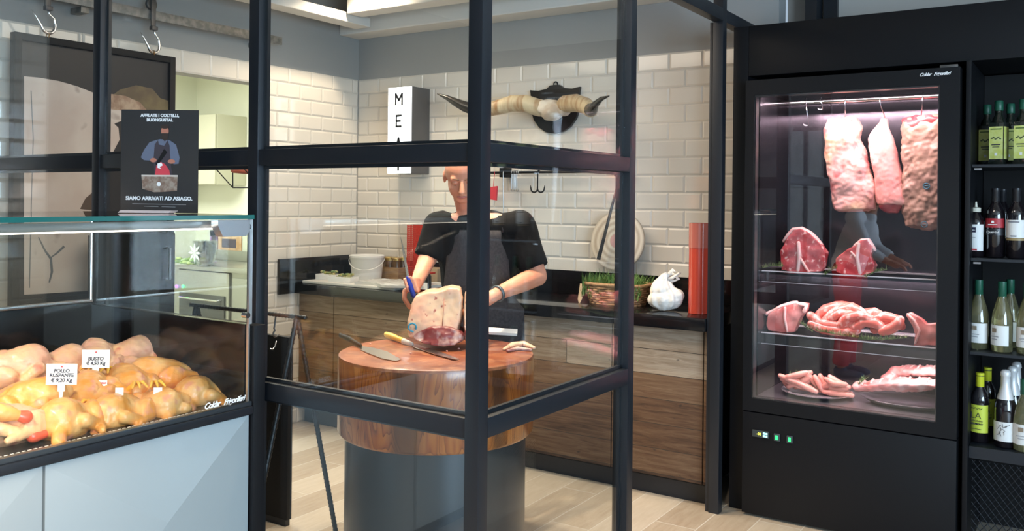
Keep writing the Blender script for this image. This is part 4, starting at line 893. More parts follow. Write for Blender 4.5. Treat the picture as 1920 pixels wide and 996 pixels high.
# empty hooks
def emptyhook(px_, top, bot, label):
    bm = new_bm(); a = on(px_, 190, 1, 4.5); x = a.x; b = on(px_+4, bot, 1, 4.5)
    tube(bm, [Vector((x, 4.5+.018*math.cos(t), 2.006+.019*math.sin(t))) for t in (-.4, .4, 1.2, 2, 2.8)]+[Vector((b.x, 4.49, b.z+.01))]+[b+Vector((-.012+.012*math.cos(t), 0, .010*math.sin(t))) for t in (-.5, -1.2, -2, -2.8, -3.4)], .0028, 6)
    tag(obj('meat_hook', bm, chrome, None, 180), label, 'hook')
emptyhook(1512, 190, 232, 'empty steel hook hanging alone at the left of the fridge rail'); emptyhook(1539, 190, 202, 'small empty steel hook pushed up against the first hanging loin')
def steak(name, pts, Y, th, mt, bones, label, rim=None, zfix=None, wid=.005):
    P3 = [on(x, y, 1, Y) for x, y in pts]; c = sum(P3, Vector())/len(P3); zmin = min(p.z for p in P3)
    dz = (zfix-zmin+.001) if zfix is not None else 0
    t = thing(name, (c.x, c.y, zmin+dz), label, 'steak')
    bm = new_bm(); vs = [((p-c).x, (p-c).z) for p in P3]; prism(bm, vs, c+Vector((0, th, dz)), X_, Z_, th)
    me = remesh(bm, .004, 3, .005, 24)
    for v in me.vertices: v.co.z = max(v.co.z, zmin+dz)
    obj('meat', me, mt, t, 180)
    for bpts, w0 in bones:
        bm = new_bm(); Q = [on(x, y, 1, Y-.004)+Z_*dz for x, y in bpts]; tube(bm, Q, [w0*k for k in ([.9]+[1]*(len(Q)-2)+[.8])], 10, flat=1, round_ends=True); obj('bone', bm, bonem, t, 180)
    if rim:
        bm = new_bm(); Q = [on(x, y, 1, Y+th*.45)+Z_*dz for x, y in rim]; tube(bm, Q, th*.42, 10, round_ends=True, flat=.45, up=(0, 1, 0)); obj('fat_rim', remesh(bm, .004, 2, .003, 30), bonem, t, 180)
    return t
steak('t_bone_steak', [(1465, 503), (1462, 470), (1472, 448), (1487, 427), (1502, 425), (1520, 435), (1540, 455), (1548, 472), (1546, 495), (1540, 506), (1500, 507), (1480, 505)], 4.38, .06, redmeat, [([(1497, 452), (1499, 475), (1496, 503)], .010), ([(1499, 478), (1511, 498), (1516, 505)], .007)], 'large red T-bone steak standing on the upper fridge shelf at left', [(1474, 444), (1488, 427), (1503, 425), (1522, 436), (1536, 451)], S1)
steak('t_bone_steak', [(1568, 503), (1566, 478), (1582, 463), (1602, 454), (1614, 442), (1626, 441), (1637, 455), (1633, 473), (1641, 490), (1636, 503), (1615, 509), (1590, 507)], 4.38, .055, redmeat, [([(1610, 450), (1607, 475), (1613, 505)], .009), ([(1608, 478), (1596, 465)], .006)], 'smaller red T-bone steak standing right of the large one on the upper shelf', [(1606, 452), (1616, 443), (1628, 443), (1637, 456)], S1)
steak('rib_steak', [(1436, 612), (1440, 592), (1465, 578), (1490, 570), (1515, 572), (1512, 585), (1500, 600), (1490, 625), (1465, 627), (1440, 622)], 4.36, .05, palemeat, [([(1472, 580), (1471, 600), (1476, 624)], .007), ([(1500, 573), (1512, 575), (1508, 586)], .012)], 'pink bone-in rib steak standing at the left of the middle fridge shelf', [(1440, 590), (1465, 577), (1490, 570)], S2)
steak('rib_chop', [(1698, 594), (1706, 588), (1724, 597), (1738, 610), (1757, 608), (1772, 620), (1776, 650), (1712, 650), (1717, 630), (1710, 612)], 4.34, .04, palemeat, [([(1702, 591), (1714, 603), (1724, 622), (1716, 645)], .006)], 'pale rib chop with a long bone at the right of the middle fridge shelf', None, S2)
# thick sausages
sausm = pm('sausage', (.62, .15, .11), .32, 0, col2=(.84, .50, .42), scale=28, lo=.5, hi=.62, col3=(.55, .10, .08), scale3=20, lo3=.6, hi3=.7, sss=.1, coat=.5)
def P2(x, y, Y): return on(x, y, 1, Y)
thick = [([(1520, 592), (1538, 608), (1570, 612), (1600, 606)], 4.36), ([(1522, 608), (1545, 618), (1575, 622), (1606, 620)], 4.35), ([(1530, 598), (1548, 580), (1570, 574), (1592, 574)], 4.42), ([(1545, 604), (1568, 584), (1597, 576), (1622, 590)], 4.39), ([(1575, 612), (1588, 596), (1610, 592), (1632, 598)], 4.35), ([(1598, 616), (1620, 604), (1642, 606), (1655, 616)], 4.35), ([(1620, 588), (1640, 586), (1655, 596), (1668, 606)], 4.40), ([(1636, 600), (1660, 594), (1682, 600), (1690, 612)], 4.37), ([(1655, 622), (1672, 616), (1684, 608), (1688, 600)], 4.34), ([(1560, 596), (1575, 588), (1596, 592), (1612, 606)], 4.37), ([(1640, 618), (1655, 608), (1672, 602)], 4.38)]
for i, (pts, Y) in enumerate(thick):
    Q = [P2(x, y, Y) for x, y in pts]; Q = [Vector((q.x, q.y, max(q.z, S2+.036))) for q in Q]
    Q = [Q[0]]+[Q[j].lerp(Q[j+1], t) for j in range(len(Q)-1) for t in (.5, 1)]
    bm = new_bm(); tube(bm, Q, [.021]+[.0245]*(len(Q)-2)+[.020], 14, round_ends=True); tag(obj('sausage', bm, sausm, None, 180), 'thick raw sausage in the heap on the middle fridge shelf', 'sausage', 'thick sausages heaped on the middle shelf')
rosem = pm('rosemary', (.07, .15, .035), .6, 0, col2=(.20, .28, .09), scale=60)
def rosemary(pts, Y, z, label, n=70):
    bm = new_bm(); rnd = random.Random(pts[0][0]); Q = [P2(x, y, Y) for x, y in pts]; Q = [Vector((q.x, q.y, max(q.z, z+.006 if Y > 4.29 else z-.02))) for q in Q]
    tube(bm, Q, .0015, 5)
    for i in range(n):
        t = rnd.random()*(len(Q)-1.001); j = int(t); p = Q[j].lerp(Q[j+1], t-j); d = Vector((rnd.uniform(-1, 1), rnd.uniform(-.6, .6), rnd.uniform(-.1, .9))).normalized()*rnd.uniform(.016, .034); s = d.cross(Z_).normalized()*.0019 if d.cross(Z_).length > 1e-5 else X_*.0019
        bm.faces.new([bm.verts.new(v) for v in (p-s, p+s, p+d)])
    return tag(obj('rosemary_sprig', bm, rosem, None, 0, recalc=False), label, 'rosemary')
rosemary([(1430, 502), (1450, 498), (1468, 500)], 4.30, S1, 'rosemary sprig at the left foot of the large T-bone steak'); rosemary([(1546, 516), (1558, 506), (1570, 502)], 4.275, S1, 'short rosemary sprig between the two T-bone steaks'); rosemary([(1622, 520), (1640, 510), (1662, 506)], 4.275, S1, 'rosemary sprig at the right foot of the smaller T-bone steak')
rosemary([(1502, 606), (1512, 614), (1524, 622)], 4.32, S2, 'rosemary sprig between the rib steak and the sausages')
rosemary([(1530, 620), (1580, 629), (1625, 636)], 4.272, S2, 'rosemary laid under the left half of the sausage heap', 200); rosemary([(1612, 636), (1650, 637), (1700, 634)], 4.272, S2, 'rosemary laid under the right half of the sausage heap', 200)
# bottom: plate of thin sausages, tray of ribs
platem = pm('white_plate', (.55, .53, .54), .25)
PL = P2(1532, 738, 4.42); PL.z = S0
t = thing('plate', PL, 'shallow round plate carrying thin sausages at the bottom of the fridge', 'plate')
bm = new_bm(); lathe(bm, [(0, .002), (.11, .002), (.165, .016), (.168, .019), (.11, .007), (0, .007)], 40, c=PL); obj('plate_body', bm, pm('clear_plate', (.30, .28, .29), .15, 0, coat=.4), t, 60)
thinm = pm('thin_sausage', (.66, .24, .18), .35, 0, col2=(.76, .36, .28), scale=20, sss=.1, coat=.4)
thin = [((1463, 700), (1500, 716), (1530, 735)), ((1470, 712), (1482, 728), (1478, 724)), ((1480, 704), (1510, 698), (1528, 708)), ((1478, 720), (1500, 712), (1518, 702)), ((1492, 732), (1508, 716), (1522, 704)), ((1508, 738), (1520, 722), (1526, 706)), ((1528, 702), (1536, 716), (1542, 728)), ((1538, 700), (1545, 714), (1552, 724)), ((1548, 706), (1562, 714), (1585, 716)), ((1550, 722), (1570, 728), (1588, 724)), ((1530, 740), (1560, 742), (1595, 740)), ((1545, 734), (1570, 736), (1598, 744)), ((1500, 728), (1520, 738), (1548, 746)), ((1466, 706), (1490, 700), (1512, 694)), ((1555, 744), (1572, 748), (1590, 744))]
thin += [((1485, 722), (1500, 706), (1520, 700)), ((1474, 716), (1495, 724), (1515, 730)), ((1505, 702), (1520, 710), (1530, 724)), ((1518, 728), (1540, 722), (1562, 722)), ((1540, 728), (1560, 720), (1580, 722)), ((1560, 736), (1576, 732), (1590, 736)), ((1490, 714), (1506, 724), (1524, 732)), ((1556, 708), (1570, 718), (1592, 728))]
for i, pts in enumerate(thin):
    Y = 4.36+.006*(i*5 % 13); Q = [P2(x, y, Y) for x, y in pts]; Q = [Vector((q.x, q.y, max(q.z-.012+(.016 if i > 14 else 0), S0+.026))) for q in Q]
    Q = [Q[0], Q[0].lerp(Q[1], .5), Q[1], Q[1].lerp(Q[2], .5), Q[2]]
    bm = new_bm(); tube(bm, Q, [.011, .0145, .0145, .0145, .011], 12, round_ends=True); tag(obj('thin_sausage', bm, thinm, None, 180), 'thin raw sausage on the round plate at the bottom of the fridge', 'sausage', 'thin sausages on the fridge bottom plate')
rosemary([(1470, 706), (1486, 702), (1500, 700)], 4.40, S0+.055, 'rosemary sprig lying on top of the thin sausages', 40)
TC = P2(1705, 745, 4.43); TC.z = S0; TC.x = -.70
t = thing('oval_tray', TC, 'steel oval tray holding racks of ribs at the bottom right of the fridge', 'tray')
bm = new_bm(); lathe(bm, [(0, .002), (.16, .002), (.20, .022), (.205, .026), (.16, .010), (0, .010)], 48)
xform(bm, Matrix.Translation(TC) @ Matrix.Diagonal((1.02, .62, 1, 1))); obj('tray_body', bm, steel, t, 60)
ribm = pm('rib_meat', (.66, .22, .20), .38, 0, col2=(.80, .42, .38), scale=12, lo=.4, hi=.6, col3=(.88, .72, .68), scale3=14, lo3=.55, hi3=.68, stretch=(1, 1, 1), sss=.1, coat=.4, bump=.3, bscale=40)
def ribs(x0, y0, x1, y1, Y0, Y1, w_, label, n=9, h=.03):
    a = P2(x0, y0, Y0); b = P2(x1, y1, Y1); a.z = max(a.z, S0+.045); b.z = max(b.z, S0+.045); d = (b-a); side = d.cross(Z_).normalized()
    bm = new_bm(); tube(bm, [a, a.lerp(b, .33)+Z_*.012, a.lerp(b, .66)+Z_*.012, b], [w_*.7, w_, w_, w_*.8], 16, flat=1.0, up=(0, 0, 1), round_ends=True)
    for v in bm.verts:
        r_ = v.co-a; k = r_.dot(d)/d.length_squared; ctr = a+d*k; v.co = ctr+(v.co-ctr)*1.0; v.co.z = ctr.z+(v.co.z-ctr.z)*.52
    t = thing('rib_rack', (a+b)/2, label, 'ribs'); obj('meat', remesh(bm, .005, 2, .010, 20, .004, 60), ribm, t, 180)
    for i in range(n):
        k = (i+.5)/n; c = a.lerp(b, k)+Z_*(.012*math.sin(PI*k)+w_*.36); bm = new_bm(); tube(bm, [c-side*w_*.6-Z_*.006, c+Z_*.006, c+side*w_*.6-Z_*.006], .0055, 8, round_ends=True); obj('rib_bone', bm, bonem, t, 180)
ribs(1612, 725, 1770, 722, 4.40, 4.36, .055, 'rack of pink ribs lying at the front of the oval tray'); ribs(1690, 700, 1775, 700, 4.50, 4.45, .05, 'rack of ribs lying behind, at the right rear of the oval tray', 6); ribs(1665, 706, 1720, 696, 4.50, 4.56, .05, 'short rib rack rising at the rear middle of the oval tray', 5)
rosemary([(1610, 722), (1618, 714), (1624, 710)], 4.36, S0+.04, 'rosemary sprig at the left end of the rib racks', 40)

# ================================================================== BUTCHER BLOCK
BC = Vector((-2.205, 2.815, 0)); BR = .392; BT, BBt = .885, .575
M = bpy.data.materials.new('block_side_wood'); M.use_nodes = True; nt = M.node_tree; b = nt.nodes['Principled BSDF']; L = nt.links.new
tc = nd(nt, 'ShaderNodeTexCoord'); mp = nd(nt, 'ShaderNodeMapping'); mp.inputs['Scale'].default_value = (7, 7, 1.6); L(tc.outputs['Object'], mp.inputs[0])
n1 = nd(nt, 'ShaderNodeTexNoise'); n1.inputs['Scale'].default_value = 1.0; n1.inputs['Detail'].default_value = 2; n1.inputs['Distortion'].default_value = 1.2; L(mp.outputs[0], n1.inputs['Vector'])
ring = math_(nt, 'FRACT', math_(nt, 'MULTIPLY', n1.outputs[0], 11.0)); rg = math_(nt, 'POWER', ring, 2.0)
mp2 = nd(nt, 'ShaderNodeMapping'); mp2.inputs['Scale'].default_value = (60, 60, 3); L(tc.outputs['Object'], mp2.inputs[0]); n2 = nd(nt, 'ShaderNodeTexNoise'); n2.inputs['Scale'].default_value = 1; n2.inputs['Detail'].default_value = 6; L(mp2.outputs[0], n2.inputs['Vector'])
mp3 = nd(nt, 'ShaderNodeMapping'); mp3.inputs['Scale'].default_value = (6.5, 6.5, .35); L(tc.outputs['Object'], mp3.inputs[0]); n3 = nd(nt, 'ShaderNodeTexNoise'); n3.inputs['Scale'].default_value = 1; n3.inputs['Detail'].default_value = 1.5; L(mp3.outputs[0], n3.inputs['Vector'])
cr = nd(nt, 'ShaderNodeValToRGB'); e = cr.color_ramp.elements; e[0].position = .15; e[0].color = (.46, .15, .026, 1); e[1].position = .95; e[1].color = (.10, .022, .005, 1); q = e.new(.6); q.color = (.33, .085, .015, 1)
L(math_(nt, 'ADD', math_(nt, 'MULTIPLY', rg, .62), math_(nt, 'MULTIPLY', n2.outputs[0], .42)), cr.inputs[0])
mr = nd(nt, 'ShaderNodeMapRange'); mr.inputs['From Min'].default_value = .54; mr.inputs['From Max'].default_value = .62; L(n3.outputs[0], mr.inputs[0])
mx = nd(nt, 'ShaderNodeMix', data_type='RGBA'); L(math_(nt, 'MULTIPLY', mr.outputs[0], .8), mx.inputs[0]); L(cr.outputs[0], mx.inputs[6]); mx.inputs[7].default_value = (.035, .012, .006, 1)
L(mx.outputs[2], b.inputs['Base Color']); b.inputs['Roughness'].default_value = .28; b.inputs['Coat Weight'].default_value = .5; b.inputs['Coat Roughness'].default_value = .15
blocktop = pm('block_top_wood', (.34, .095, .035), .35, 0, col2=(.22, .055, .025), scale=7, col3=(.42, .16, .07), scale3=22, lo3=.5, hi3=.68, coat=.3, bump=.1, bscale=80)
BK2 = thing('butcher_block', (BC.x, BC.y, 0), 'thick round butcher block of glossy orange brown wood on a dark steel drum', 'butcher block')
bm = new_bm(); lathe(bm, [(0, BT), (BR-.012, BT), (BR-.003, BT-.004), (BR, BT-.014)], 72, 1, BC); lathe(bm, [(BR, BT-.014), (BR, BBt+.012), (BR-.01, BBt), (0, BBt)], 72, 0, BC)
bmesh.ops.remove_doubles(bm, verts=bm.verts[:], dist=.0003); obj('wooden_block', bm, [M, blocktop], BK2)
bm = new_bm(); lathe(bm, [(0, .0), (BR-.03, 0), (BR-.03, BBt-.001), (0, BBt-.001)], 72, 0, BC); obj('steel_drum', bm, pm('blue_grey_drum', (.055, .062, .07), .32, .6), BK2)
def bt(x, y): return on(x, y, 2, BT)
# ---- meat slab on the block
MT = thing('meat_slab', (-2.33, 2.99, BT), 'big skin-on slab of meat with a blue stamp standing on the butcher block', 'meat')
skinpork = pm('pork_skin', (.74, .50, .33), .45, 0, col2=(.68, .36, .25), scale=9, lo=.42, hi=.66, col3=(.40, .12, .09), scale3=48, lo3=.63, hi3=.70, sss=.1, coat=.3, bump=.2, bscale=40)
beefm = pm('slab_meat', (.22, .035, .035), .38, 0, col2=(.62, .42, .36), scale=16, lo=.5, hi=.66, coat=.3, bump=.3, bscale=30)
def slab(pts, d0, th, vox=.006):
    A = [pd(x, y, d0+dd) for x, y, dd in pts]; bm = new_bm(); n = FW*th
    a = [bm.verts.new(p) for p in A]; b_ = [bm.verts.new(p+n+Z_*-.0) for p in A]; k = len(A)
    bm.faces.new(a[::-1]); bm.faces.new(b_)
    for i in range(k): bm.faces.new((a[i], a[(i+1) % k], b_[(i+1) % k], b_[i]))
    return bm
me = remesh(slab([(766, 632, 0), (767, 600, .01), (773, 572, .03), (779, 556, .05), (800, 548, .05), (822, 548, .05), (845, 541, .05), (861, 543, .05), (866, 560, .04), (864, 600, .02), (855, 628, 0), (838, 618, 0), (810, 614, 0), (790, 622, 0), (778, 634, 0)], 3.60, .16), .006, 4, .010, 8, .003, 40)
obj('pork_rind', me, skinpork, MT, 180)
me = remesh(slab([(772, 632, .012), (788, 620, .010), (810, 612, .010), (842, 614, .010), (866, 626, .010), (867, 640, -.01), (852, 649, -.02), (822, 648, -.02), (798, 646, -.02), (780, 641, 0)], 3.58, .16), .006, 4, .012, 16, .004, 50)
for v in me.vertices: v.co.z = max(v.co.z, BT+.001)
obj('lean_underside', me, beefm, MT, 180)
bm = new_bm(); c = pd(773, 614, 3.585); 
tube(bm, arc(c, .016, -.6, 4.6, 18, RT, Z_)+[c-Z_*.02+RT*.006], .0035, 6); obj('blue_stamp', bm, pm('stamp_cyan', (.03, .28, .42), .5), MT, 180)
for pts in (((833, 560), (831, 590), (829, 618)),):
    bm = new_bm(); tube(bm, [pd(x, y, 3.594+dd) for (x, y), dd in zip(pts, (.032, .018, 0))], .0014, 5); obj('score_line', bm, pm('score_red', (.40, .12, .08), .6), MT, 180)
MT2 = thing('meat_piece', (-2.19, 3.03, BT), 'smaller cut piece of meat just right of the big slab on the block', 'meat')
me = remesh(slab([(869, 622, 0), (869, 580, .03), (873, 548, .05), (890, 546, .05), (908, 556, .04), (910, 600, .02), (908, 632, 0), (890, 640, 0), (872, 636, 0)], 3.60, .13), .006, 4, .010, 8)
for v in me.vertices: v.co.z = max(v.co.z, BT+.001)
obj('pork_rind', me, skinpork, MT2, 180)
me = remesh(slab([(872, 640, 0), (872, 620, .01), (908, 626, .01), (908, 646, -.01), (890, 650, -.02)], 3.59, .14), .006, 4, .010, 16)
for v in me.vertices: v.co.z = max(v.co.z, BT+.001)
obj('lean_underside', me, beefm, MT2, 180)
# ---- knives on the block
bladem = pm('knife_blade', (.62, .61, .58), .22, 1)
K1 = thing('chef_knife', bt(700, 655), 'chef knife with a broad blade and black handle lying at the left of the block', 'knife')
a, b, c, e = bt(678, 655), bt(752, 678), bt(720, 659), bt(684, 663)
z = BT+.0025
bm = new_bm(); pts = [bt(672, 650), bt(700, 654), bt(726, 661), bt(752, 676), bt(742, 679), bt(716, 674), bt(690, 664), bt(676, 657)]
vs = [bm.verts.new((p.x, p.y, BT+.002)) for p in pts]; f = bm.faces.new(vs); r = bmesh.ops.extrude_face_region(bm, geom=[f]); bmesh.ops.translate(bm, verts=[v for v in r['geom'] if isinstance(v, bmesh.types.BMVert)], vec=(0, 0, .0022)); obj('blade', bm, bladem, K1)
bm = new_bm(); tube(bm, [bt(638, 634)+Z_*.012, bt(655, 642)+Z_*.014, bt(676, 653)+Z_*.010], [.011, .012, .009], 10, round_ends=True, flat=.7); obj('handle', bm, blackm, K1, 180)
K2 = thing('boning_knife', bt(790, 655), 'long narrow knife with a yellow handle lying in the middle of the block', 'knife')
bm = new_bm(); pts = [bt(771, 645), bt(800, 654), bt(835, 666), bt(862, 677), bt(848, 676), bt(815, 667), bt(775, 653)]
vs = [bm.verts.new((p.x, p.y, BT+.004)) for p in pts]; f = bm.faces.new(vs); r = bmesh.ops.extrude_face_region(bm, geom=[f]); bmesh.ops.translate(bm, verts=[v for v in r['geom'] if isinstance(v, bmesh.types.BMVert)], vec=(0, 0, .0022)); obj('blade', bm, bladem, K2)
bm = new_bm(); tube(bm, [bt(724, 634)+Z_*.015, bt(735, 638)+Z_*.016, bt(750, 643)+Z_*.014, bt(758, 646)+Z_*.013], [.013, .0145, .012, .013], 12, round_ends=True, flat=.75); obj('handle', bm, yellowplastic, K2, 180)
bm = new_bm(); tube(bm, [bt(757, 646)+Z_*.012, bt(772, 649)+Z_*.008], [.014, .010], 12, round_ends=True, flat=.7); obj('bolster', bm, pm('pale_bolster', (.62, .62, .60), .3), K2, 180)
bm = new_bm(); prism(bm, [(0, 0), (.14, -.012), (.142, .022), (0, .034)], pd(914, 632, 3.74), pd(967, 636, 3.62)-pd(914, 632, 3.74) if False else RT, FW*.9+Z_*.45, .014)
me_o = obj('plastic_scraper', bm, white, None); tag(me_o, 'white plastic scraper lying on the right rear of the block by the apron', 'scraper')
q = bt(940, 634); me_o.location = (q.x, q.y, BT+.012); 
SL = thing('meat_slice', bt(974, 655), 'small cut of meat with pale fat rim at the right edge of the block', 'meat')
bm = new_bm(); tube(bm, [bt(945, 658)+Z_*.006, bt(962, 652)+Z_*.012, bt(982, 650)+Z_*.012, bt(1001, 655)+Z_*.006], [.006, .012, .012, .007], 10, round_ends=True, flat=1.3); obj('fat_strip', bm, skinpork, SL, 180)
bm = new_bm(); tube(bm, [bt(952, 661)+Z_*.006, bt(970, 657)+Z_*.008, bt(995, 659)+Z_*.006], [.006, .009, .006], 10, round_ends=True, flat=1.3); obj('lean_strip', bm, beefm, SL, 180)
for i, (x, y) in enumerate(((694, 646), (829, 665), (838, 660), (860, 655), (770, 664))):
    bm = new_bm(); ell(bm, bt(x, y)+Z_*.003, (.005, .004, .003), None, 8); tag(obj('meat_scrap', bm, fatm, None, 180), 'tiny scrap of fat on the butcher block', 'scrap', 'fat scraps on the block')

# ================================================================== THE BUTCHER
MAN = thing('person', (pd(895, 600, 4.2).x, pd(895, 600, 4.2).y, 0), 'bald person in a black T-shirt and charcoal apron cutting meat with a blue-handled knife', 'person')
D0 = 4.18
hipc = pd(893, 640, 4.2); hipc.z = .93
neck = pd(880, 398, 4.08); chest = pd(897, 455, 4.16); belly = pd(896, 545, 4.17)
shL = pd(822, 424, 4.14); shR = pd(975, 424, 4.14)
elL = pd(803, 482, 4.10); wrL = pd(784, 524, 3.93)
elR = pd(1007, 518, 4.10); wrR = pd(930, 552, 3.86); haR = pd(893, 574, 3.76)
headc = pd(866, 330, 3.98)
hf = (-FW*.82 + RT*.06 - Z_*.42).normalized()       # where the face points
hr = hf.cross(Z_).normalized()*-1                     # towards the viewer's right
hr = (RT - hf*RT.dot(hf)).normalized(); hu = hr.cross(-hf).normalized() if hr.cross(-hf).z > 0 else hf.cross(hr).normalized()
if hu.z < 0: hu = -hu
HM = Matrix((hr, -hf, hu)).transposed()              # columns: right, back, up
def H(x, f, z_): return headc+hr*x+hf*f+hu*z_
def finger(bm, pts, r0, r1):
    n = len(pts); tube(bm, pts, [r0+(r1-r0)*i/(n-1) for i in range(n)], 10, round_ends=True)
bm = new_bm()
# head
ell(bm, H(0, -.010, .030), (.077, .098, .088), HM, 24); ell(bm, H(0, .018, -.030), (.064, .078, .078), HM, 20); ell(bm, H(0, .045, -.083), (.038, .040, .030), HM, 16)
ell(bm, H(-.034, .060, -.032), (.024, .020, .024), HM, 12); ell(bm, H(.034, .060, -.032), (.024, .020, .024), HM, 12)     # cheeks
cap(bm, H(-.040, .076, .020), H(.040, .076, .020), .0125, .0125); cap(bm, H(0, .088, .010), H(0, .113, -.030), .009, .0135)  # brow, nose
ell(bm, H(-.011, .100, -.034), (.0075, .009, .007), HM, 10); ell(bm, H(.011, .100, -.034), (.0075, .009, .007), HM, 10)
ell(bm, H(0, .088, -.060), (.024, .012, .012), HM, 12)
for s in (-1, 1): ell(bm, H(s*.078, -.012, -.008), (.009, .019, .031), HM, 12)
cap(bm, H(0, -.03, -.06), neck+FW*.02, .054, .058); cap(bm, neck, chest-FW*.0+Z_*.06, .056, .10)
# trunk
for a, b, r0, r1 in ((shL+RT*.02, neck-Z_*.06, .058, .06), (shR-RT*.02, neck-Z_*.06, .058, .06), (chest+Z_*.02-RT*.07, belly-RT*.05, .115, .105), (chest+Z_*.02+RT*.07, belly+RT*.05, .115, .105), (belly-RT*.05, hipc-RT*.06, .105, .115), (belly+RT*.05, hipc+RT*.06, .105, .115)): cap(bm, a, b, r0, r1)
# arms
cap(bm, shL, elL, .056, .046); cap(bm, elL, wrL, .045, .030)
cap(bm, shR, elR, .058, .047); cap(bm, elR, elR.lerp(wrR, .35), .046, .044); cap(bm, elR.lerp(wrR, .35), wrR, .044, .029)
# legs and shoes' ankles
for s in (-1, 1):
    hp = hipc+RT*.09*s; kn = Vector((hp.x, hp.y, .50))-FW*.02+RT*.01*s; an = Vector((kn.x, kn.y, .08))+FW*.03
    cap(bm, hp, kn, .088, .060); cap(bm, kn, an, .058, .038)
# left hand (viewer's left) closed round the knife handle
kh0, kh1 = pd(764.5, 521, 3.765), pd(774, 550, 3.745)      # knife handle ends
kd = (kh1-kh0).normalized(); pal = pd(780, 533, 3.83)
toC = (-FW*.6-RT*.5).normalized()
ell(bm, pal, (.026, .032, .034), Matrix((RT, FW, Z_)).transposed(), 14); cap(bm, wrL, pal, .030, .028)
kc = kh0.lerp(kh1, .55)
for i, t in enumerate((.12, .36, .60, .84)):
    h = kh0.lerp(kh1, t); base = pal+Z_*(.022-.016*i)+RT*.012-FW*.012
    k1 = h+RT*.021+FW*.006; k2 = h+RT*.004+FW*.020; k3 = h-RT*.017+FW*.006; k4 = h-RT*.014-FW*.011
    finger(bm, [base, k1, k2, k3, k4][:5 if i < 3 else 4], .0098, .0082)
th = [pal-RT*.018+Z_*.016, pd(764, 529, 3.78), pd(768, 520, 3.765)]; finger(bm, th, .0115, .009)
# forefinger of that hand reaching down to steady the slab
finger(bm, [pal-RT*.010-Z_*.010, pd(759, 546, 3.80), pd(758, 560, 3.785), pd(768, 576, 3.77)], .0135, .0105)
# right hand flat on the meat behind the post
pr = haR; cap(bm, wrR, wrR.lerp(pr, .5), .028, .030); ell(bm, wrR.lerp(pr, .75), (.040, .03, .020), Matrix((RT, FW, Z_)).transposed(), 14)
for i in range(4):
    s0 = wrR.lerp(pr, .95)+FW*(.030-.020*i); finger(bm, [s0, s0-RT*.030-Z_*(.004), s0-RT*.052-Z_*(.018), s0-RT*(.066-.004*abs(i-1.5))-Z_*.032], .0098, .008)
finger(bm, [wrR.lerp(pr, .6)-FW*.03, pr-FW*.045-Z_*.012, pr-RT*.02-FW*.045-Z_*.026], .012, .009)
me = remesh(bm, .0052, 3)
# eye sockets and mouth line pressed into the face
for v in me.vertices:
    for s in (-1, 1):
        d = (v.co-H(s*.031, .082, .002)); 
        if d.length < .030: v.co -= hf*.010*(1-d.length/.030)**1.0
    d = v.co-H(0, .098, -.060); q_ = Vector((d.dot(hr)/.026, d.dot(hf)/.03, d.dot(hu)/.005))
    if q_.length < 1: v.co -= hf*.005*(1-q_.length)
obj('body', me, skinm, MAN, 180)
for s in (-1, 1):
    bm = new_bm(); ell(bm, H(s*.031, .070, .001), (.0125, .012, .0125), HM, 14); eb = obj('eye', bm, pm('eye_white', (.70, .62, .56), .2), MAN, 180)
    bm = new_bm(); ell(bm, H(s*.031, .0785, -.004), (.006, .004, .006), HM, 10); obj('iris', bm, pm('iris_dark', (.04, .025, .02), .15), eb, 180)
    bm = new_bm(); ell(bm, H(s*.031, .0715, .0045), (.0145, .0140, .0125), HM, 14); obj('eyelid', bm, skinm, eb, 180)
    bm = new_bm(); tube(bm, [H(s*.014, .089, .022), H(s*.030, .0895, .027), H(s*.046, .079, .023)], [.0028, .0036, .002], 8, round_ends=True); obj('eyebrow', bm, pm('brow_hair', (.18, .10, .06), .8), MAN, 180)
bm = new_bm(); tube(bm, [H(-.024, .088, -.062), H(-.010, .0985, -.058), H(0, .0995, -.0595), H(.010, .0985, -.058), H(.024, .088, -.062)], [.002, .0045, .004, .0045, .002], 8, round_ends=True); obj('lips', bm, pm('lips', (.52, .16, .14), .4), MAN, 180)
# T-shirt
bm = new_bm()
for a, b, r0, r1 in ((shL+RT*.012, neck-Z_*.085-RT*.01, .076, .066), (shR-RT*.012, neck-Z_*.085+RT*.01, .078, .066), (chest+Z_*.02-RT*.07, belly-RT*.05, .131, .122), (chest+Z_*.02+RT*.07, belly+RT*.05, .131, .122), (belly-RT*.05, hipc+Z_*.08-RT*.055, .122, .126), (belly+RT*.05, hipc+Z_*.08+RT*.055, .122, .126), (neck+Z_*-.055, chest+Z_*.05, .07, .115)): cap(bm, a, b, r0, r1)
ell(bm, shL, (.072, .072, .070), None, 14); ell(bm, shR, (.074, .074, .072), None, 14)
tube(bm, [shL, shL.lerp(elL, .5), shL.lerp(elL, .95), shL.lerp(elL, 1.02)], [.073, .070, .068, .066], 16, round_ends=False)
tube(bm, [shR, shR.lerp(elR, .5), shR.lerp(elR, .78), shR.lerp(elR, .84)], [.075, .074, .072, .070], 16, round_ends=False)
obj('t_shirt', remesh(bm, .008, 3, .010, 9), blackcloth, MAN, 180)
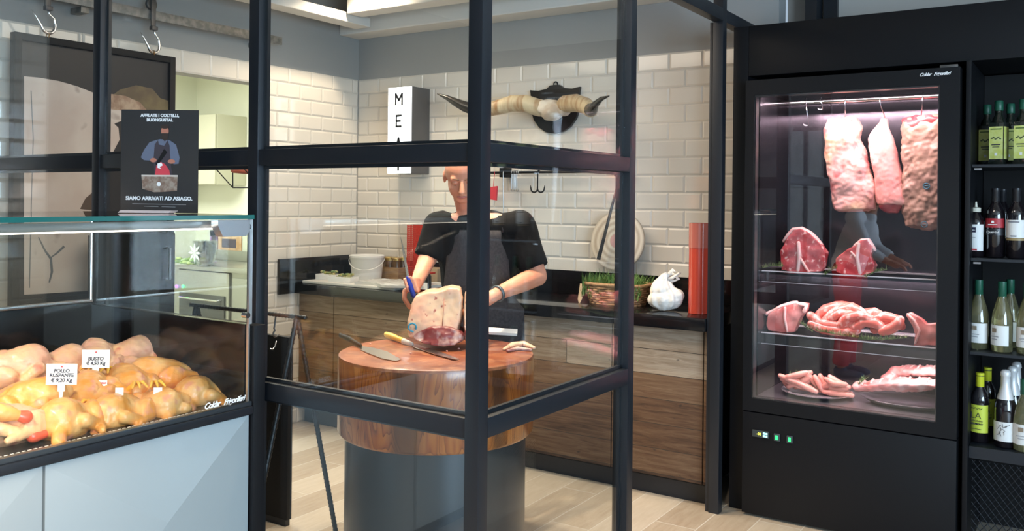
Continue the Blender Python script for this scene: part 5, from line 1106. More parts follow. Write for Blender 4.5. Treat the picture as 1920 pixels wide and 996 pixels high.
# apron: a curved bib and skirt in front, straps and waist tie
bm = new_bm(); rows = []
for k in range(22):
    t = k/21; zt = 1.36*(1-t)+.50*t; c = chest.lerp(belly, min(1, t*1.6)); 
    wdt = .145+.04*min(1, t*2.2) if t < .4 else .20+.02*t; depth_ = .150+.012*math.sin(PI*min(1, t*1.5))
    row = []
    for j in range(17):
        s = j/16*2-1; ang = s*(.9 if t < .38 else 1.15); fold = .006*math.sin(j*1.9+t*7)*t
        p = Vector((c.x, c.y, zt))+RT*math.sin(ang)*wdt*1.15-FW*(math.cos(ang)*depth_*(1.0)+fold-.0)
        row.append(bm.verts.new(p))
    rows.append(row)
for r_, s_ in zip(rows[:-1], rows[1:]):
    for j in range(16): bm.faces.new((r_[j], r_[j+1], s_[j+1], s_[j]))
r = bmesh.ops.extrude_face_region(bm, geom=bm.faces[:]); bmesh.ops.translate(bm, verts=[v for v in r['geom'] if isinstance(v, bmesh.types.BMVert)], vec=FW*.008)
AP = obj('apron', bm, apronm, MAN, 180)
for s in (-1, 1):
    bm = new_bm(); tube(bm, [Vector((chest.x, chest.y, 1.35))+RT*s*.115-FW*.115, Vector((chest.x, chest.y, 1.40))+RT*s*.100-FW*.085, neck+RT*s*.068+Z_*-.030-FW*.01], [.013]*3, 8, flat=.25); obj('neck_strap', bm, apronm, AP, 180)
bm = new_bm(); c = belly+Z_*-.08; tube(bm, [c+RT*math.cos(a)*.185+FW*math.sin(a)*.140 for a in [2*PI*i/32 for i in range(33)]], .012, 8, flat=.4, caps=False, up=(0, 0, 1)); obj('waist_tie', bm, apronm, AP, 180)
pe = Vector((chest.x, chest.y, 1.265))-FW*.166-RT*.035
bm = new_bm(); tube(bm, [pe, pe+RT*.02+Z_*.008, pe+RT*.045], .004, 6); tube(bm, [pe+RT*.01-Z_*.012, pe+RT*.04-Z_*.012], .003, 6); obj('red_embroidery', bm, redink, AP, 180)
# jeans and shoes
bm = new_bm()
for s in (-1, 1):
    hp = hipc+RT*.09*s; kn = Vector((hp.x, hp.y, .50))-FW*.02+RT*.01*s; an = Vector((kn.x, kn.y, .08))+FW*.03
    cap(bm, hp+Z_*.02, kn, .105, .075); tube(bm, [kn, an], [.075, .062], 16)
obj('jeans', remesh(bm, .009, 3, .010, 12), denim, MAN, 180)
for s in (-1, 1):
    hp = hipc+RT*.10*s; a = Vector((hp.x, hp.y, .045)); bm = new_bm(); ell(bm, a-FW*.06, (.048, .125, .042), Matrix((RT, FW, Z_)).transposed(), 14); ell(bm, a+Z_*.03, (.045, .06, .05), Matrix((RT, FW, Z_)).transposed(), 14)
    for v in bm.verts: v.co.z = max(v.co.z, .002)
    obj('shoe', bm, blackm, MAN, 180)
bm = new_bm(); wd = (elR-wrR).normalized(); wc = wrR+wd*.012; u_ = wd.orthogonal().normalized(); tube(bm, [wc+(u_*math.cos(t)+wd.cross(u_)*math.sin(t))*.034 for t in [2*PI*i/24 for i in range(25)]], .008, 8, caps=False, flat=.5, up=wd); obj('wrist_band', bm, pm('grey_band', (.10, .13, .15), .3, .4), MAN, 180)
# the knife in his hand
KB = thing('butcher_knife', kh1, 'slim knife with a blue handle held upright in the hand of the butcher', 'knife')
bm = new_bm(); tube(bm, [kh0, kh0.lerp(kh1, .5), kh1+kd*.012], [.0085, .0115, .0105], 12, round_ends=True); obj('handle', bm, blueplastic, KB, 180)
tip = pd(751, 441, 3.86); mid = kh0.lerp(tip, .5); bm = new_bm(); sd = (tip-kh0).cross(FW).normalized()
prism(bm, [(0, -.007), (.62, -.006), (1.0, 0.001), (.62, .003), (0, .004)], kh0, tip-kh0, sd, .0018); obj('blade', bm, bladem, KB)
# ================================================================== REBAR STAND
RBR = pm('rebar_steel', (.05, .052, .055), .45, .7)
def rebar(bm, a, b, r=.010):
    a = Vector(a); b = Vector(b); L_ = (b-a).length; n = int(L_/.006); pts = [a.lerp(b, i/n) for i in range(n+1)]; tube(bm, pts, [r*(1.12 if i % 3 == 0 else .93) for i in range(n+1)], 8)
XS = -2.62
ap = on(557, 592, 0, XS); f1 = on(505, 850, 0, XS); f2 = on(628, 990, 0, XS)
g1 = ap+(f1-ap)*((ap.z)/(ap.z-f1.z)) ; g2 = ap+(f2-ap)*((ap.z)/(ap.z-f2.z)); g1.z = g2.z = .003
RS = thing('rebar_stand', (ap.x-.2, ap.y, 0), 'trestle stand welded from ribbed steel bars behind the glass, left of the butcher block', 'stand')
for dx in (0, -.62):
    for g in (g1, g2):
        bm = new_bm(); rebar(bm, (ap.x+dx, ap.y, ap.z), (g.x+dx, g.y, g.z)); obj('leg', bm, RBR, RS, 180)
bm = new_bm(); rebar(bm, (ap.x-.66, ap.y, ap.z-.005), (ap.x+.05, ap.y, ap.z-.005), .009); obj('cross_bar', bm, RBR, RS, 180)
for x_ in (-.12, -.22):
    bm = new_bm(); p = Vector((ap.x+x_, ap.y, ap.z-.012)); tube(bm, [p+Z_*.012, p-Z_*.05-Y_*.01]+arc(p-Z_*.07+X_*.0, .014, PI*.6, PI*1.9, 7, Y_, Z_), .0035, 6); tag(obj('s_hook', bm, darksteel, None, 180), 'bent steel hook hanging from the rebar stand, the %s one' % ('right' if x_ > -.2 else 'left'), 'hook')
a = on(470, 640, 1, 2.80); b = on(541, 640, 1, 2.80)
BXX = thing('black_bin', ((a.x+b.x)/2, 2.75, 0), 'tall plain black metal board standing behind the rebar stand', 'board')
bm = new_bm(); zt = on(520, 630, 1, 2.80).z; box(bm, (a.x-.25, 2.80, .03), (b.x, 2.83, zt), 0, .004); obj('board_sheet', bm, blackm, BXX)
bm = new_bm(); p = on(518, 640, 1, 2.795); tube(bm, [p, p-Z_*.02-Y_*.006, p-Z_*.035-Y_*.02, p-Z_*.03-Y_*.035], .0035, 6); obj('side_hook', bm, steel, BXX, 180)
bm = new_bm(); box(bm, (a.x-.25, 2.803, 0), (b.x-.01, 2.827, .029)); obj('board_foot', bm, black, BXX)
BXX.name = 'black_board'

# ================================================================== PICTURE, MEAT RAIL AND HOOKS on the side wall
XP = -4.28
a = on(28, 58, 0, XP); b = on(330, 108, 0, XP); PY0, PY1, PZ1, PZ0 = a.y, b.y, (a.z+b.z)/2, .96
PC = thing('large_picture', (XP, (PY0+PY1)/2, PZ0), 'very large black framed photograph of a pale hide hanging from two meat hooks', 'picture')
bm = new_bm(); t = .035
for lo, hi in (((XP-.045, PY0, PZ0), (XP, PY0+t, PZ1)), ((XP-.045, PY1-t, PZ0), (XP, PY1, PZ1)), ((XP-.045, PY0+t, PZ0), (XP, PY1-t, PZ0+t)), ((XP-.045, PY0+t, PZ1-t), (XP, PY1-t, PZ1))): box(bm, lo, hi, 0, .003)
obj('picture_frame', bm, blackm, PC)
bm = new_bm(); box(bm, (XP-.04, PY0+t, PZ0+t), (XP-.018, PY1-t, PZ1-t)); obj('picture_ground', bm, pm('print_charcoal', (.016, .015, .017), .45), PC)
hide = pm('printed_hide', (.52, .43, .38), .5, 0, col2=(.62, .55, .50), scale=3, col3=(.20, .13, .10), scale3=6, lo3=.64, hi3=.76)
def onp(x, y): p = on(x, y, 0, XP-.016); return (p.y, p.z)
def pshape(name, pts, mt, lvl):
    q = [onp(*p) for p in pts]; bm = new_bm(); prism(bm, q, (XP-.0165+.0006*lvl, 0, 0), Y_, Z_, .0006); return obj(name, bm, mt, PC, 0)
zlow = [(176, 556), (45, 562)]
pshape('printed_carcass', [(45, 143), (75, 146), (110, 152), (145, 162), (175, 174), (206, 188), (245, 196), (262, 206), (240, 222), (214, 232), (222, 240), (224, 262), (212, 285), (190, 300), (178, 320), (176, 430), (176, 545), (45, 553)], hide, 1)
pshape('printed_ear', [(206, 182), (225, 168), (255, 160), (285, 166), (300, 184), (318, 190), (327, 206), (262, 206)], pm('print_brown', (.10, .07, .04), .5, 0, col2=(.17, .13, .06), scale=8), 2)
pshape('printed_horn', [(206, 176), (235, 180), (262, 192), (276, 208), (250, 210), (206, 205)], pm('print_bone', (.42, .31, .22), .5, 0, col2=(.25, .15, .10), scale=20), 3)
crack = pm('print_crack', (.13, .14, .15), .6)
for pts in (((72, 445), (84, 470), (95, 485), (97, 510), (92, 530)), ((95, 483), (106, 475), (120, 462))):
    bm = new_bm(); q = [onp(*p) for p in pts]; tube(bm, [(XP-.0150, u_, v_) for u_, v_ in q], [.003, .005, .007, .007, .004][:len(q)], 5, flat=.15, up=(0, 1, 0)); obj('printed_crack', bm, crack, PC, 0)
bm = new_bm(); q = [onp(*p) for p in ((58, 170), (62, 260), (58, 400), (55, 540))]; tube(bm, [(XP-.0150, u_, v_) for u_, v_ in q], .0025, 5, flat=.2, up=(0, 1, 0)); obj('printed_seam', bm, crack, PC, 0)
pshape('printed_shadow_spot', [(150, 392), (160, 372), (172, 362), (176, 362), (176, 395)], pm('print_dark_brown', (.08, .05, .035), .6), 2)
# rail
ra = on(211, 2, 0, -4.30); re = on(530, 78, 0, -4.30); zr = 2.495
MR = thing('meat_rail', (-4.31, 2.4, zr), 'long galvanised steel meat rail high on the side wall above the large picture', 'rail')
bm = new_bm(); box(bm, (-4.316, .8, zr-.028), (-4.304, re.y, zr+.022), 0, .001); obj('flat_bar', bm, galv, MR)
for y in (1.4, 2.55, 3.70):
    bm = new_bm(); box(bm, (XW+.007, y, zr-.06), (-4.316, y+.045, zr-.03), 0, .002); box(bm, (-4.33, y, zr-.03), (-4.3165, y+.045, zr+.0), 0, .002); obj('rail_bracket', bm, galv, MR)
def meathook(px_, pyb, label):
    p = on(px_, pyb, 0, -4.285); t = thing('pulley_hook', (p.x, p.y, p.z), label, 'hook')
    y = p.y; zt = zr+.022
    bm = new_bm(); lathe(bm, [(0, -.012), (.028, -.012), (.032, -.008), (.032, .008), (.028, .012), (0, .012)], 24); xform(bm, Matrix.Translation((-4.31, y, zt+.033)) @ Matrix.Rotation(PI/2, 4, 'Y')); obj('pulley_wheel', bm, darksteel, t)
    bm = new_bm(); box(bm, (-4.296, y-.014, zr-.075), (-4.286, y+.014, zt+.06), 0, .003); box(bm, (-4.300, y-.018, zr-.090), (-4.272, y+.018, zr-.068), 0, .003); obj('hanger_strap', bm, darksteel, t)
    zh = p.z+.0
    bm = new_bm(); top = Vector((-4.286, y, zr-.075)); 
    pts = [top, top+Vector((0, .006, -.035)), Vector((-4.286, y+.030, zh+.075)), Vector((-4.286, y+.036, zh+.045))]+arc((-4.286, y+.002, zh+.034), .034, 0, -PI*.95, 9, Y_, Z_)[1:]+[Vector((-4.286, y-.062, zh+.075)), Vector((-4.286, y-.082, zh+.102))]
    n = len(pts); tube(bm, pts, [.0075]*(n-3)+[.007, .005, .0012], 10); obj('hook', bm, chrome, t, 180)
meathook(90, 62, 'polished steel pulley hook holding the left corner of the large picture'); meathook(288, 99, 'polished steel pulley hook holding the right corner of the large picture')
for (x, y) in ((90, 63), (288, 99)):
    p = on(x, y, 0, -4.285); bm = new_bm(); tube(bm, arc((-4.286, p.y, PZ1+.006), .012, 0, PI*2, 16, X_, Z_), .0025, 6, caps=False); obj('picture_eyelet', bm, pm('brass', (.45, .25, .08), .3, .9), PC, 180)
# black door with a steel handle at the serving opening
a = on(300, 520, 0, -4.20); b = on(328, 520, 0, -4.20)
BD = thing('black_cabinet', (-4.22, (a.y+b.y)/2, 0), 'slim black cabinet door with an upright steel handle, seen through the chicken case', 'cabinet')
bm = new_bm(); box(bm, (-4.235, 2.55, 0), (-4.20, b.y, 1.30), 0, .004); obj('door_leaf', bm, blackgloss, BD)
h0 = on(317, 465, 0, -4.18); h1 = on(317, 524, 0, -4.18)
bm = new_bm(); tube(bm, [(-4.20, h0.y, h0.z-.0), (-4.17, h0.y, h0.z), (-4.17, h0.y, h1.z), (-4.20, h0.y, h1.z)], .006, 8); obj('handle', bm, steel, BD)

# ================================================================== KITCHEN beyond the opening
stl = pm('kitchen_steel', (.50, .49, .46), .32, .8)
KC = thing('kitchen_counter', (-6.3, 5.2, 0), 'stainless steel kitchen counter beyond the serving opening', 'counter')
bm = new_bm(); box(bm, (-7.25, 4.88, .865), (-4.9, 5.46, .905), 0, .004); box(bm, (-7.25, 5.44, .906), (-4.9, 5.47, 1.00), 0, .002); obj('counter_top', bm, stl, KC)
bm = new_bm(); box(bm, (-7.2, 4.92, .08), (-6.75, 5.44, .86)); box(bm, (-6.05, 4.92, .08), (-4.95, 5.44, .86)); obj('cabinet_body', bm, stl, KC)
bm = new_bm(); box(bm, (-6.02, 4.905, .12), (-5.5, 4.918, .82), 0, .003); obj('door', bm, stl, KC)
OV = thing('oven', (-6.4, 5.1, 0), 'built-in steel oven with lit purple and green buttons under the kitchen counter', 'oven')
bm = new_bm(); box(bm, (-6.74, 4.90, .10), (-6.06, 5.43, .855), 0, .004); obj('oven_body', bm, stl, OV)
bm = new_bm(); box(bm, (-6.70, 4.885, .15), (-6.10, 4.899, .66), 0, .004); obj('oven_door', bm, pm('oven_glass', (.10, .10, .10), .12), OV)
bm = new_bm(); tube(bm, [(-6.66, 4.885, .62), (-6.66, 4.85, .62), (-6.14, 4.85, .62), (-6.14, 4.885, .62)], .009, 8); obj('handle', bm, chrome, OV)
for px_, cc, nm in ((331, (.45, .15, .9), 'purple_light'), (343, (.1, .8, .25), 'green_light')):
    p = on(px_, 537, 1, 4.895); bm = new_bm(); ell(bm, p, (.016, .010, .016), None, 12); obj(nm, bm, pm(nm, cc, .3, emit=cc, estr=2), OV)
WC = thing('wall_cupboard', (-6.6, 5.3, 1.5), 'plain pale cupboard on the kitchen wall beyond the opening', 'cupboard')
a = on(375, 215, 1, 5.15); b = on(403, 346, 1, 5.15)
bm = new_bm(); box(bm, (a.x-.6, 5.17, b.z), (b.x, 5.495, a.z), 0, .003); obj('cupboard_body', bm, pm('cupboard_cream', (.55, .54, .42), .4), WC)
bm = new_bm(); box(bm, (a.x-.59, 5.15, b.z+.004), (b.x-.005, 5.168, a.z-.004), 0, .003); obj('cupboard_door', bm, pm('cupboard_cream', (.55, .54, .42), .4), WC)
for x, y, w_, h_, c_, lb in ((400, 428, .14, .16, (.70, .70, .68), 'small white notice on the kitchen wall, leftmost of the notices'), (417, 430, .10, .12, (.55, .08, .35), 'small magenta notice on the kitchen wall beside the white one'), (402, 452, .12, .20, (.30, .12, .50), 'purple notice on the kitchen wall under the white one'), (430, 460, .34, .24, (.60, .35, .18), 'wide colourful poster on the kitchen wall right of the notices')):
    p = on(x, y, 1, 5.49); t = thing('wall_notice', (p.x, 5.49, p.z-h_/2), lb, 'notice')
    bm = new_bm(); box(bm, (p.x-w_/2, 5.486, p.z-h_/2), (p.x+w_/2, 5.494, p.z+h_/2)); obj('sheet', bm, pm('notice_%d' % x if y < 450 else 'notice_b%d' % x, c_, .6, 0, col2=tuple(min(1, q+.25) for q in c_), scale=12), t)
    bm = new_bm(); box(bm, (p.x-w_*.3, 5.484, p.z-h_*.1), (p.x+w_*.3, 5.486, p.z+h_*.25)); obj('printed_image', bm, pm('notice_dark', (.12, .10, .14), .6), t)
PLT = on(352, 498, 2, .906)
t = thing('herb_plate', PLT, 'silver platter with green herbs on the kitchen counter', 'platter')
bm = new_bm(); lathe(bm, [(0, .004), (.16, .004), (.24, .020), (.243, .024), (.16, .010), (0, .010)], 32, c=PLT); obj('platter', bm, chrome, t)
bm = new_bm(); rnd = random.Random(8)
for i in range(40): ell(bm, PLT+Vector((rnd.uniform(-.09, .16), rnd.uniform(-.08, .08), rnd.uniform(.02, .06))), (.028, .02, .014), Matrix.Rotation(rnd.uniform(0, 3), 3, 'Z'), 8)
tag(obj('leaf_pile', bm, pm('salad_green', (.16, .30, .06), .5, 0, col2=(.40, .48, .18), scale=20), None, 180), 'heap of green salad leaves on the silver platter in the kitchen', 'leaves', None, 'stuff')
JG = on(384, 500, 2, .906); t = thing('crystal_jug', JG, 'cut crystal bowl with a star pattern standing by the platter in the kitchen', 'glass bowl')
crys = pm('crystal', (.75, .80, .80), .08, .2, coat=1)
bm = new_bm(); lathe(bm, [(0, 0), (.06, 0), (.075, .02), (.10, .14), (.105, .22), (.095, .22), (.09, .14), (.06, .03), (0, .02)], 24, c=JG); obj('bowl', bm, glass('crystal_glass', (.86, .90, .90), .18, k=1.5), t)
bm = new_bm(); c = JG+Vector((0, -.10, .12))
for i in range(8):
    a_ = PI*i/4; d = X_*math.cos(a_)+Z_*math.sin(a_); s_ = X_*-math.sin(a_)+Z_*math.cos(a_); prism(bm, [(0, 0), (.5, .11), (1, 0), (.5, -.11)], c, d*.085, s_*.11, .006)
obj('star_cut', bm, crys, t)
# wire shelf with cured sausage on the side wall
WS = thing('wire_rack', (-4.35, 3.6, 1.45), 'black wire rack fixed beside the serving opening above the case', 'rack')
q = [on(425, 310, 0, -4.45), on(462, 310, 0, -4.45), on(462, 352, 0, -4.45)]
bm = new_bm(); X2 = (-4.58, -4.42+.1)
for x_ in X2:
    for a_, b_ in ((0, 1), (1, 2), (2, 0)): tube(bm, [(x_, q[a_].y, q[a_].z), (x_, q[b_].y, q[b_].z)], .004, 6)
for i in range(3): tube(bm, [(X2[0], q[i].y, q[i].z), (X2[1], q[i].y, q[i].z)], .004, 6)
obj('wire_frame', bm, blackm, WS)
bm = new_bm(); tube(bm, [(-4.45, q[0].y+.05, q[0].z-.03), (-4.45, q[1].y+.02, q[0].z-.035)], .016, 10, round_ends=True); tag(obj('cured_sausage', bm, pm('cured_red', (.30, .06, .03), .5), None, 180), 'dark red cured sausage lying in the black wire rack', 'sausage')

# ================================================================== BOTTLES
dglass = pm('dark_bottle_glass', (.010, .014, .010), .06, 0, coat=1); bglass = pm('black_bottle_glass', (.008, .006, .008), .06, 0, coat=1)
wineg = pm('white_wine_glass', (.80, .76, .42), .04, 0, coat=1, trans=.9); labw = pm('label_white', (.72, .72, .70), .55); lablime = pm('label_lime', (.55, .62, .06), .5); labred = pm('label_red', (.38, .02, .03), .5); labcream = pm('label_cream', (.66, .60, .46), .55)
capg = pm('cap_green', (.01, .085, .05), .4); capk = pm('cap_black', (.015, .015, .018), .35); caplime = pm('cap_lime', (.60, .62, .03), .4); foilw = pm('foil_white', (.72, .72, .72), .35, .2)
olivelab = pm('label_olive_oil', (.60, .62, .14), .5, 0, col2=(.68, .70, .26), scale=30)
BG_ = 'bottle'
def bottle(kind, loc, rz, label, group=None):
    t = thing(kind, (0, 0, 0), label, 'bottle', group, world=False)
    def lab(r, z0, z1, a0, a1, mt, name='label', seg=16):
        bm = new_bm(); rows = [[bm.verts.new((r*math.cos(a0+(a1-a0)*i/seg), r*math.sin(a0+(a1-a0)*i/seg), z)) for i in range(seg+1)] for z in (z0, z1)]
        rows2 = [[bm.verts.new(((r-.0012)*math.cos(a0+(a1-a0)*i/seg), (r-.0012)*math.sin(a0+(a1-a0)*i/seg), z)) for i in range(seg+1)] for z in (z0, z1)]
        for i in range(seg): bm.faces.new((rows[0][i], rows[0][i+1], rows[1][i+1], rows[1][i])); bm.faces.new((rows2[0][i+1], rows2[0][i], rows2[1][i], rows2[1][i+1]))
        return obj(name, bm, mt, t, 60, recalc=False)
    F0, F1 = -PI*.92, -PI*.08
    def fl(name, pts, y, mt, par=t):
        bm = new_bm(); prism(bm, pts, (0, y, 0), X_, Z_, .0006); return obj(name, bm, mt, par, 0)
    if kind == 'oil_bottle':
        bm = new_bm(); box(bm, (-.030, -.030, 0), (.030, .030, .185), 0, .006); lathe(bm, [(.028, .180), (.024, .20), (.0145, .218), (.0145, .245), (0, .245)], 20); obj('bottle_glass', bm, dglass, t)
        bm = new_bm(); lathe(bm, [(.0165, .235), (.0172, .236), (.0172, .276), (.015, .279), (0, .279)], 20); obj('cap', bm, capg, t)
        bm = new_bm(); box(bm, (-.0275, -.0312, .025), (.0275, -.0302, .165)); l = obj('label', bm, olivelab, t)
        bm = new_bm(); y = -.0316
        for i in range(6): ell(bm, (-.016+.0065*i, y, .115+.004*math.sin(i*2)), (.005, .0004, .003), Matrix.Rotation(i*.7, 3, 'Y'), 8)
        obj('olive_branch', bm, pm('print_olive', (.10, .12, .05), .6), l)
        fl('label_text', [(-.018, .085), (.018, .085), (.018, .089), (-.018, .089)], -.0314, ink, l); fl('label_text', [(-.014, .076), (.014, .076), (.014, .079), (-.014, .079)], -.0314, ink, l); fl('label_crest', [(-.005, .040), (.005, .040), (.005, .052), (-.005, .052)], -.0314, paper, l)
        bm = new_bm(); box(bm, (-.022, -.0320, .152), (.022, -.0312, .157)); obj('label_text', bm, pm('print_green', (.10, .16, .03), .6), l)
        bm = new_bm(); box(bm, (.0302, -.0275, .025), (.0312, .0275, .165)); obj('side_label', bm, olivelab, t)
    else:
        R0, Hh = .0375, .30
        if kind == 'wine_bottle': prof = [(0, .004), (.030, 0), (R0, .006), (R0, .185), (.034, .205), (.020, .232), (.0150, .245), (.0142, .285), (.0158, .287), (.0158, .297), (0, .298)]
        if kind == 'burgundy_bottle': R0 = .041; prof = [(0, .006), (.034, 0), (R0, .006), (R0, .130), (.037, .165), (.026, .205), (.0165, .235), (.0145, .290), (.0158, .291), (.0158, .300), (0, .301)]
        if kind == 'sparkling_bottle': R0 = .043; prof = [(0, .006), (.036, 0), (R0, .008), (R0, .155), (.040, .185), (.026, .225), (.0165, .255), (.0155, .300), (.018, .302), (.018, .318), (.012, .326), (0, .328)]
        if kind == 'small_bottle': R0 = .033; prof = [(0, .004), (.028, 0), (R0, .005), (R0, .150), (.028, .172), (.015, .190), (.013, .205), (0, .206)]
        gm = {'burgundy_bottle': wineg}.get(kind, bglass)
        bm = new_bm(); lathe(bm, prof, 28); obj('bottle_glass', bm, gm, t, 60)
        if kind == 'wine_bottle' and 'lime' in label:
            bm = new_bm(); lathe(bm, [(.0160, .235), (.0168, .236), (.0168, .288), (.0172, .289), (.0172, .300), (0, .301)], 20); obj('capsule', bm, caplime, t, 60); lab(.0176, .286, .289, 0, 2*PI, capk, 'capsule_ring')
            l = lab(R0+.0008, .045, .165, F0, F1, lablime); y = -R0-.0022
            text('label_text', 'LA', .040, ink, l, (-.003, y, .118), X_, Z_, offset=-.0008, ext=.0003); text('label_text', 'GASCOGNE', .0095, ink, l, (0, y, .096), X_, Z_, ext=.0003); text('label_text', 'GRUMONT', .0105, ink, l, (0, y, .083), X_, Z_, ext=.0003, offset=.0003)
            fl('label_line', [(-.020, .060), (.020, .060), (.020, .062), (-.020, .062)], y, ink, l)
            bm = new_bm(); tube(bm, [(-.022+.0037*i, y, .150+.004*math.sin(i*1.7)) for i in range(13)], .001, 4); obj('label_script', bm, ink, l)
        elif kind == 'wine_bottle':
            bm = new_bm(); lathe(bm, [(.0152, .235), (.0160, .236), (.0160, .286), (.0172, .288), (.0172, .299), (0, .300)], 20); obj('capsule', bm, capk, t, 60)
            if 'red label' in label:
                lab(R0+.0008, .130, .170, F0, F1, labred, 'label_upper'); l = lab(R0+.0009, .098, .124, F0, F1, capk, 'label_band'); text('label_text', 'Sweetland' if False else 'Querduf', .014, paper, l, (0, -R0-.0022, .111), X_, Z_, ext=.0003)
                fl('label_crest', [(-.006, .150), (.006, .150), (.004, .160), (-.004, .160)], -R0-.002, paper); fl('label_text', [(-.018, .142), (.018, .142), (.018, .145), (-.018, .145)], -R0-.002, paper)
            else:
                l = lab(R0+.0008, .090, .165, F0, F1, labw); fl('label_text', [(-.022, .155), (.022, .155), (.022, .158), (-.022, .158)], -R0-.002, ink, l); fl('label_mark', [(-.010, .095), (.010, .095), (.013, .099), (-.013, .099)], -R0-.002, ink, l)
                lab(R0+.0006, .078, .088, F0, F1, pm('label_gold', (.30, .22, .10), .5), 'label_band')
        elif kind == 'burgundy_bottle':
            bm = new_bm(); lathe(bm, [(.0153, .235), (.0165, .236), (.0165, .300), (0, .3025)], 20); obj('capsule', bm, capg, t, 60)
            l = lab(R0+.0009, .030, .115, F0, F1, labw); y = -R0-.0022
            fl('label_mark', [(-.012, .085), (.008, .085), (.008, .103), (-.012, .103)], y, pm('label_tan', (.26, .20, .14), .5), l); fl('label_text', [(-.020, .066), (.018, .066), (.018, .069), (-.020, .069)], y, pm('print_grey', (.30, .30, .32), .5), l); fl('label_text', [(-.014, .055), (.012, .055), (.012, .0575), (-.014, .0575)], y, pm('print_grey', (.30, .30, .32), .5), l)
        elif kind == 'sparkling_bottle':
            bm = new_bm(); lathe(bm, [(.034, .205), (.030, .218), (.0188, .258), (.0180, .300), (.0205, .303), (.0205, .318), (.0135, .328), (0, .330)], 20)
            for v in bm.verts: v.co += Vector((noise.noise(v.co*90), noise.noise(v.co*90+Vector((5, 5, 5))), 0))*.002
            obj('foil', bm, foilw, t, 60)
            l = lab(R0+.0009, .030, .112, F0, F1, labw); bm = new_bm(); rnd = random.Random(2); y = -R0-.002
            for i in range(9): a_ = Vector((rnd.uniform(-.022, .022), y, rnd.uniform(.055, .100))); tube(bm, [a_, a_+Vector((rnd.uniform(-.015, .015), 0, rnd.uniform(-.012, .012))), a_+Vector((rnd.uniform(-.02, .02), 0, rnd.uniform(-.015, .015)))], .0009, 4)
            obj('label_drawing', bm, pm('print_graphite', (.12, .12, .13), .6), l)
        elif kind == 'small_bottle':
            bm = new_bm(); lathe(bm, [(.0185, .196), (.0195, .197), (.0195, .214), (.006, .218), (.004, .240), (0, .241)], 18); obj('pourer_cap', bm, pm('cap_cream', (.6, .58, .48), .4), t, 60)
            l = lab(R0+.0009, .028, .142, F0, F1, labw); y = -R0-.0022
            fl('label_mark', [(-.011, .108), (.011, .108), (.011, .130), (-.011, .130)], y, ink, l); text('label_text', 'asko', .009, paper, l, (0, y-.001, .118), X_, Z_, ext=.0003); fl('label_line', [(-.014, .030), (.016, .030), (.016, .037), (-.014, .037)], y, redink, l); fl('label_text', [(-.016, .085), (.010, .085), (.010, .087), (-.016, .087)], y, pm('print_grey', (.30, .30, .32), .5), l)
    t.location = loc; t.rotation_euler = (0, 0, rz); return t
def bx_(px_, Y): return on(px_, 300, 1, Y).x
Z1, Z2, Z3, Z4 = 1.6725, 1.2725, .8725, .4685
o1 = bottle('oil_bottle', (bx_(1872, 4.35), 4.35, Z1), -.25, 'dark square oil bottle with bright lime label, front left of the top shelf')
dup(o1, (bx_(1918, 4.33), 4.33, Z1), (0, 0, -.2), 'dark square oil bottle with lime label cut by the photo edge, top shelf')
dup(o1, (bx_(1850, 4.50), 4.50, Z1), (0, 0, -.1), 'dark square oil bottle, leftmost of the top shelf, standing in the rear row'); dup(o1, (bx_(1894, 4.50), 4.50, Z1), (0, 0, -.1), 'dark square oil bottle in the rear row between the two front bottles, top shelf')
for x in (-.10, .0, .11, .22, .33): dup(o1, (x, 4.36, Z1), (0, 0, 0), 'dark square oil bottle further right on the top shelf, outside the photo', 'oil bottles beyond the right photo edge')
s1 = bottle('small_bottle', (bx_(1831, 4.33), 4.33, Z2), -.2, 'small dark bottle with a pourer and white label, leftmost on the second shelf')
r1 = bottle('wine_bottle', (bx_(1868, 4.33), 4.33, Z2), -.2, 'dark wine bottle with a red label over a black band on the second shelf')
w1 = bottle('wine_bottle', (bx_(1907, 4.31), 4.31, Z2), -.2, 'dark wine bottle with a broad white label on the second shelf at the photo edge')
dup(w1, (bx_(1881, 4.55), 4.55, Z2), None, 'dark wine bottle half hidden behind the red labelled bottle on the second shelf')
for x in (-.09, .02, .12, .22, .33): dup(w1, (x, 4.33, Z2), None, 'dark wine bottle further right on the second shelf, outside the photo', 'wine bottles beyond the right photo edge')
b1 = bottle('burgundy_bottle', (bx_(1838, 4.34), 4.34, Z3), -.25, 'clear white wine bottle with green capsule, left in the front row of the third shelf')
dup(b1, (bx_(1882, 4.31), 4.31, Z3), (0, 0, -.6), 'clear white wine bottle with green capsule, second in the front row of the third shelf'); dup(b1, (bx_(1897, 4.47), 4.47, Z3), (0, 0, -.1), 'clear white wine bottle standing in the rear row of the third shelf'); dup(b1, (bx_(1930, 4.31), 4.31, Z3), (0, 0, -.2), 'clear white wine bottle cut by the right photo edge on the third shelf')
for x in (-.08, .03, .14, .25): dup(b1, (x, 4.33, Z3), None, 'clear white wine bottle further right on the third shelf, outside the photo', 'white wine bottles beyond the right photo edge')
l1 = bottle('wine_bottle', (bx_(1842, 4.34), 4.34, Z4), -.22, 'dark wine bottle with lime capsule and lime label reading LA in the lowest shelf front')
dup(l1, (bx_(1856, 4.50), 4.50, Z4), (0, 0, -.1), 'dark wine bottle with lime capsule hidden behind the lime labelled front bottle')
c1 = bottle('sparkling_bottle', (bx_(1890, 4.31), 4.31, Z4), -.25, 'sparkling wine bottle with white foil and drawing on its label, lowest shelf front')
dup(c1, (bx_(1903, 4.43), 4.43, Z4), None, 'sparkling wine bottle with white foil standing second behind the front one'); dup(c1, (bx_(1910, 4.56), 4.56, Z4), None, 'sparkling wine bottle with white foil standing third, at the very back')
cr_ = bottle('burgundy_bottle', (bx_(1926, 4.29), 4.29, Z4), -.2, 'pale bottle with cream label cut by the right photo edge on the lowest shelf')

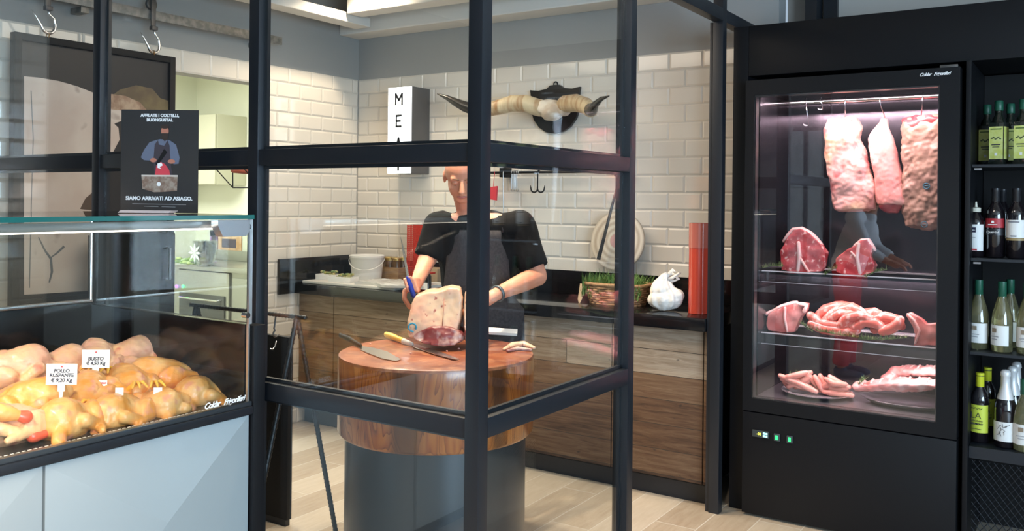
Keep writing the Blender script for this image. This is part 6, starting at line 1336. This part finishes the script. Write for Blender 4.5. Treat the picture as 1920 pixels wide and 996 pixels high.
# ================================================================== CUSTOMER standing beside the case (the photo shows him mirrored in the fridge door)
cx_, cy_ = -1.76, .38
CU = thing('person', (cx_, cy_, 0), 'customer in white shirt and red trousers, seen only mirrored in the fridge door', 'person')
V = lambda x, y, z: Vector((cx_+x, cy_+y, z))
hip, che, nk, hd = V(0, 0, .93), V(.12, .03, 1.28), V(.19, .05, 1.47), V(.24, .08, 1.60)
SL, SR = che+Vector((-.02, -.19, .10)), che+Vector((-.02, .19, .10)); EL, ER = V(.18, -.25, 1.12), V(.20, .27, 1.12); WL, WR = V(.36, -.17, 1.02), V(.38, .20, 1.02)
bm = new_bm()
ell(bm, hd+Z_*.02, (.095, .076, .095), None, 20); ell(bm, hd+Vector((.03, 0, -.05)), (.07, .06, .07), None, 16); cap(bm, hd+Vector((.09, 0, .0)), hd+Vector((.108, 0, -.03)), .008, .012)
for s in (-1, 1): ell(bm, hd+Vector((-.005, s*.077, 0)), (.018, .009, .03), None, 10)
cap(bm, hd-Z_*.06, nk-Z_*.03, .052, .056); cap(bm, nk-Z_*.05, che, .06, .11); cap(bm, che, hip, .125, .12); cap(bm, SL, SR, .06, .06)
for S_, E_, W_, sy in ((SL, EL, WL, -1), (SR, ER, WR, 1)):
    cap(bm, S_, E_, .050, .040); cap(bm, E_, W_, .038, .027); h = W_+Vector((.05, 0, -.02)); cap(bm, W_, h, .028, .030)
    for i in range(4): b0 = h+Vector((.02, -.027+.018*i, 0)); finger(bm, [b0, b0+Vector((.030, 0, -.006)), b0+Vector((.050-.004*abs(i-1.5), 0, -.024)), b0+Vector((.055, 0, -.042))], .0095, .008)
    finger(bm, [h+Vector((-.01, -sy*.02, 0)), h+Vector((.02, -sy*.045, -.01)), h+Vector((.045, -sy*.045, -.025))], .011, .009)
for s in (-1, 1): cap(bm, V(0, s*.09, .9), V(.02, s*.10, .48), .085, .058); cap(bm, V(.02, s*.10, .48), V(-.02, s*.11, .08), .055, .036)
obj('body', remesh(bm, .006, 3), skinm, CU, 180)
bm = new_bm(); ell(bm, hd+Vector((-.018, 0, .045)), (.098, .084, .085), None, 18); obj('hair', remesh(bm, .008, 2, .008, 40), pm('dark_hair', (.03, .02, .015), .7), CU, 180)
bm = new_bm(); cap(bm, nk-Z_*.09, che, .065, .125); cap(bm, che, hip+Z_*.03, .140, .138); cap(bm, SL, SR, .073, .073)
for S_, E_, W_ in ((SL, EL, WL), (SR, ER, WR)): cap(bm, S_, E_, .064, .055); tube(bm, [E_, E_.lerp(W_, .75)], [.054, .045], 14)
obj('white_shirt', remesh(bm, .009, 3, .012, 9), pm('white_cotton', (.75, .76, .80), .9), CU, 180)
bm = new_bm()
for s in (-1, 1): cap(bm, V(0, s*.085, .92), V(.02, s*.10, .48), .108, .078); tube(bm, [V(.02, s*.10, .48), V(-.02, s*.11, .12)], [.078, .070], 16)
obj('red_trousers', remesh(bm, .009, 3, .010, 12), pm('red_cotton', (.48, .02, .03), .85), CU, 180)
for s in (-1, 1):
    bm = new_bm(); ell(bm, V(.05, s*.11, .045), (.13, .048, .045), None, 14); ell(bm, V(-.02, s*.11, .07), (.06, .044, .05), None, 12)
    for v in bm.verts: v.co.z = max(v.co.z, .002)
    obj('shoe', bm, pm('shoe_blue', (.05, .08, .14), .6), CU, 180)
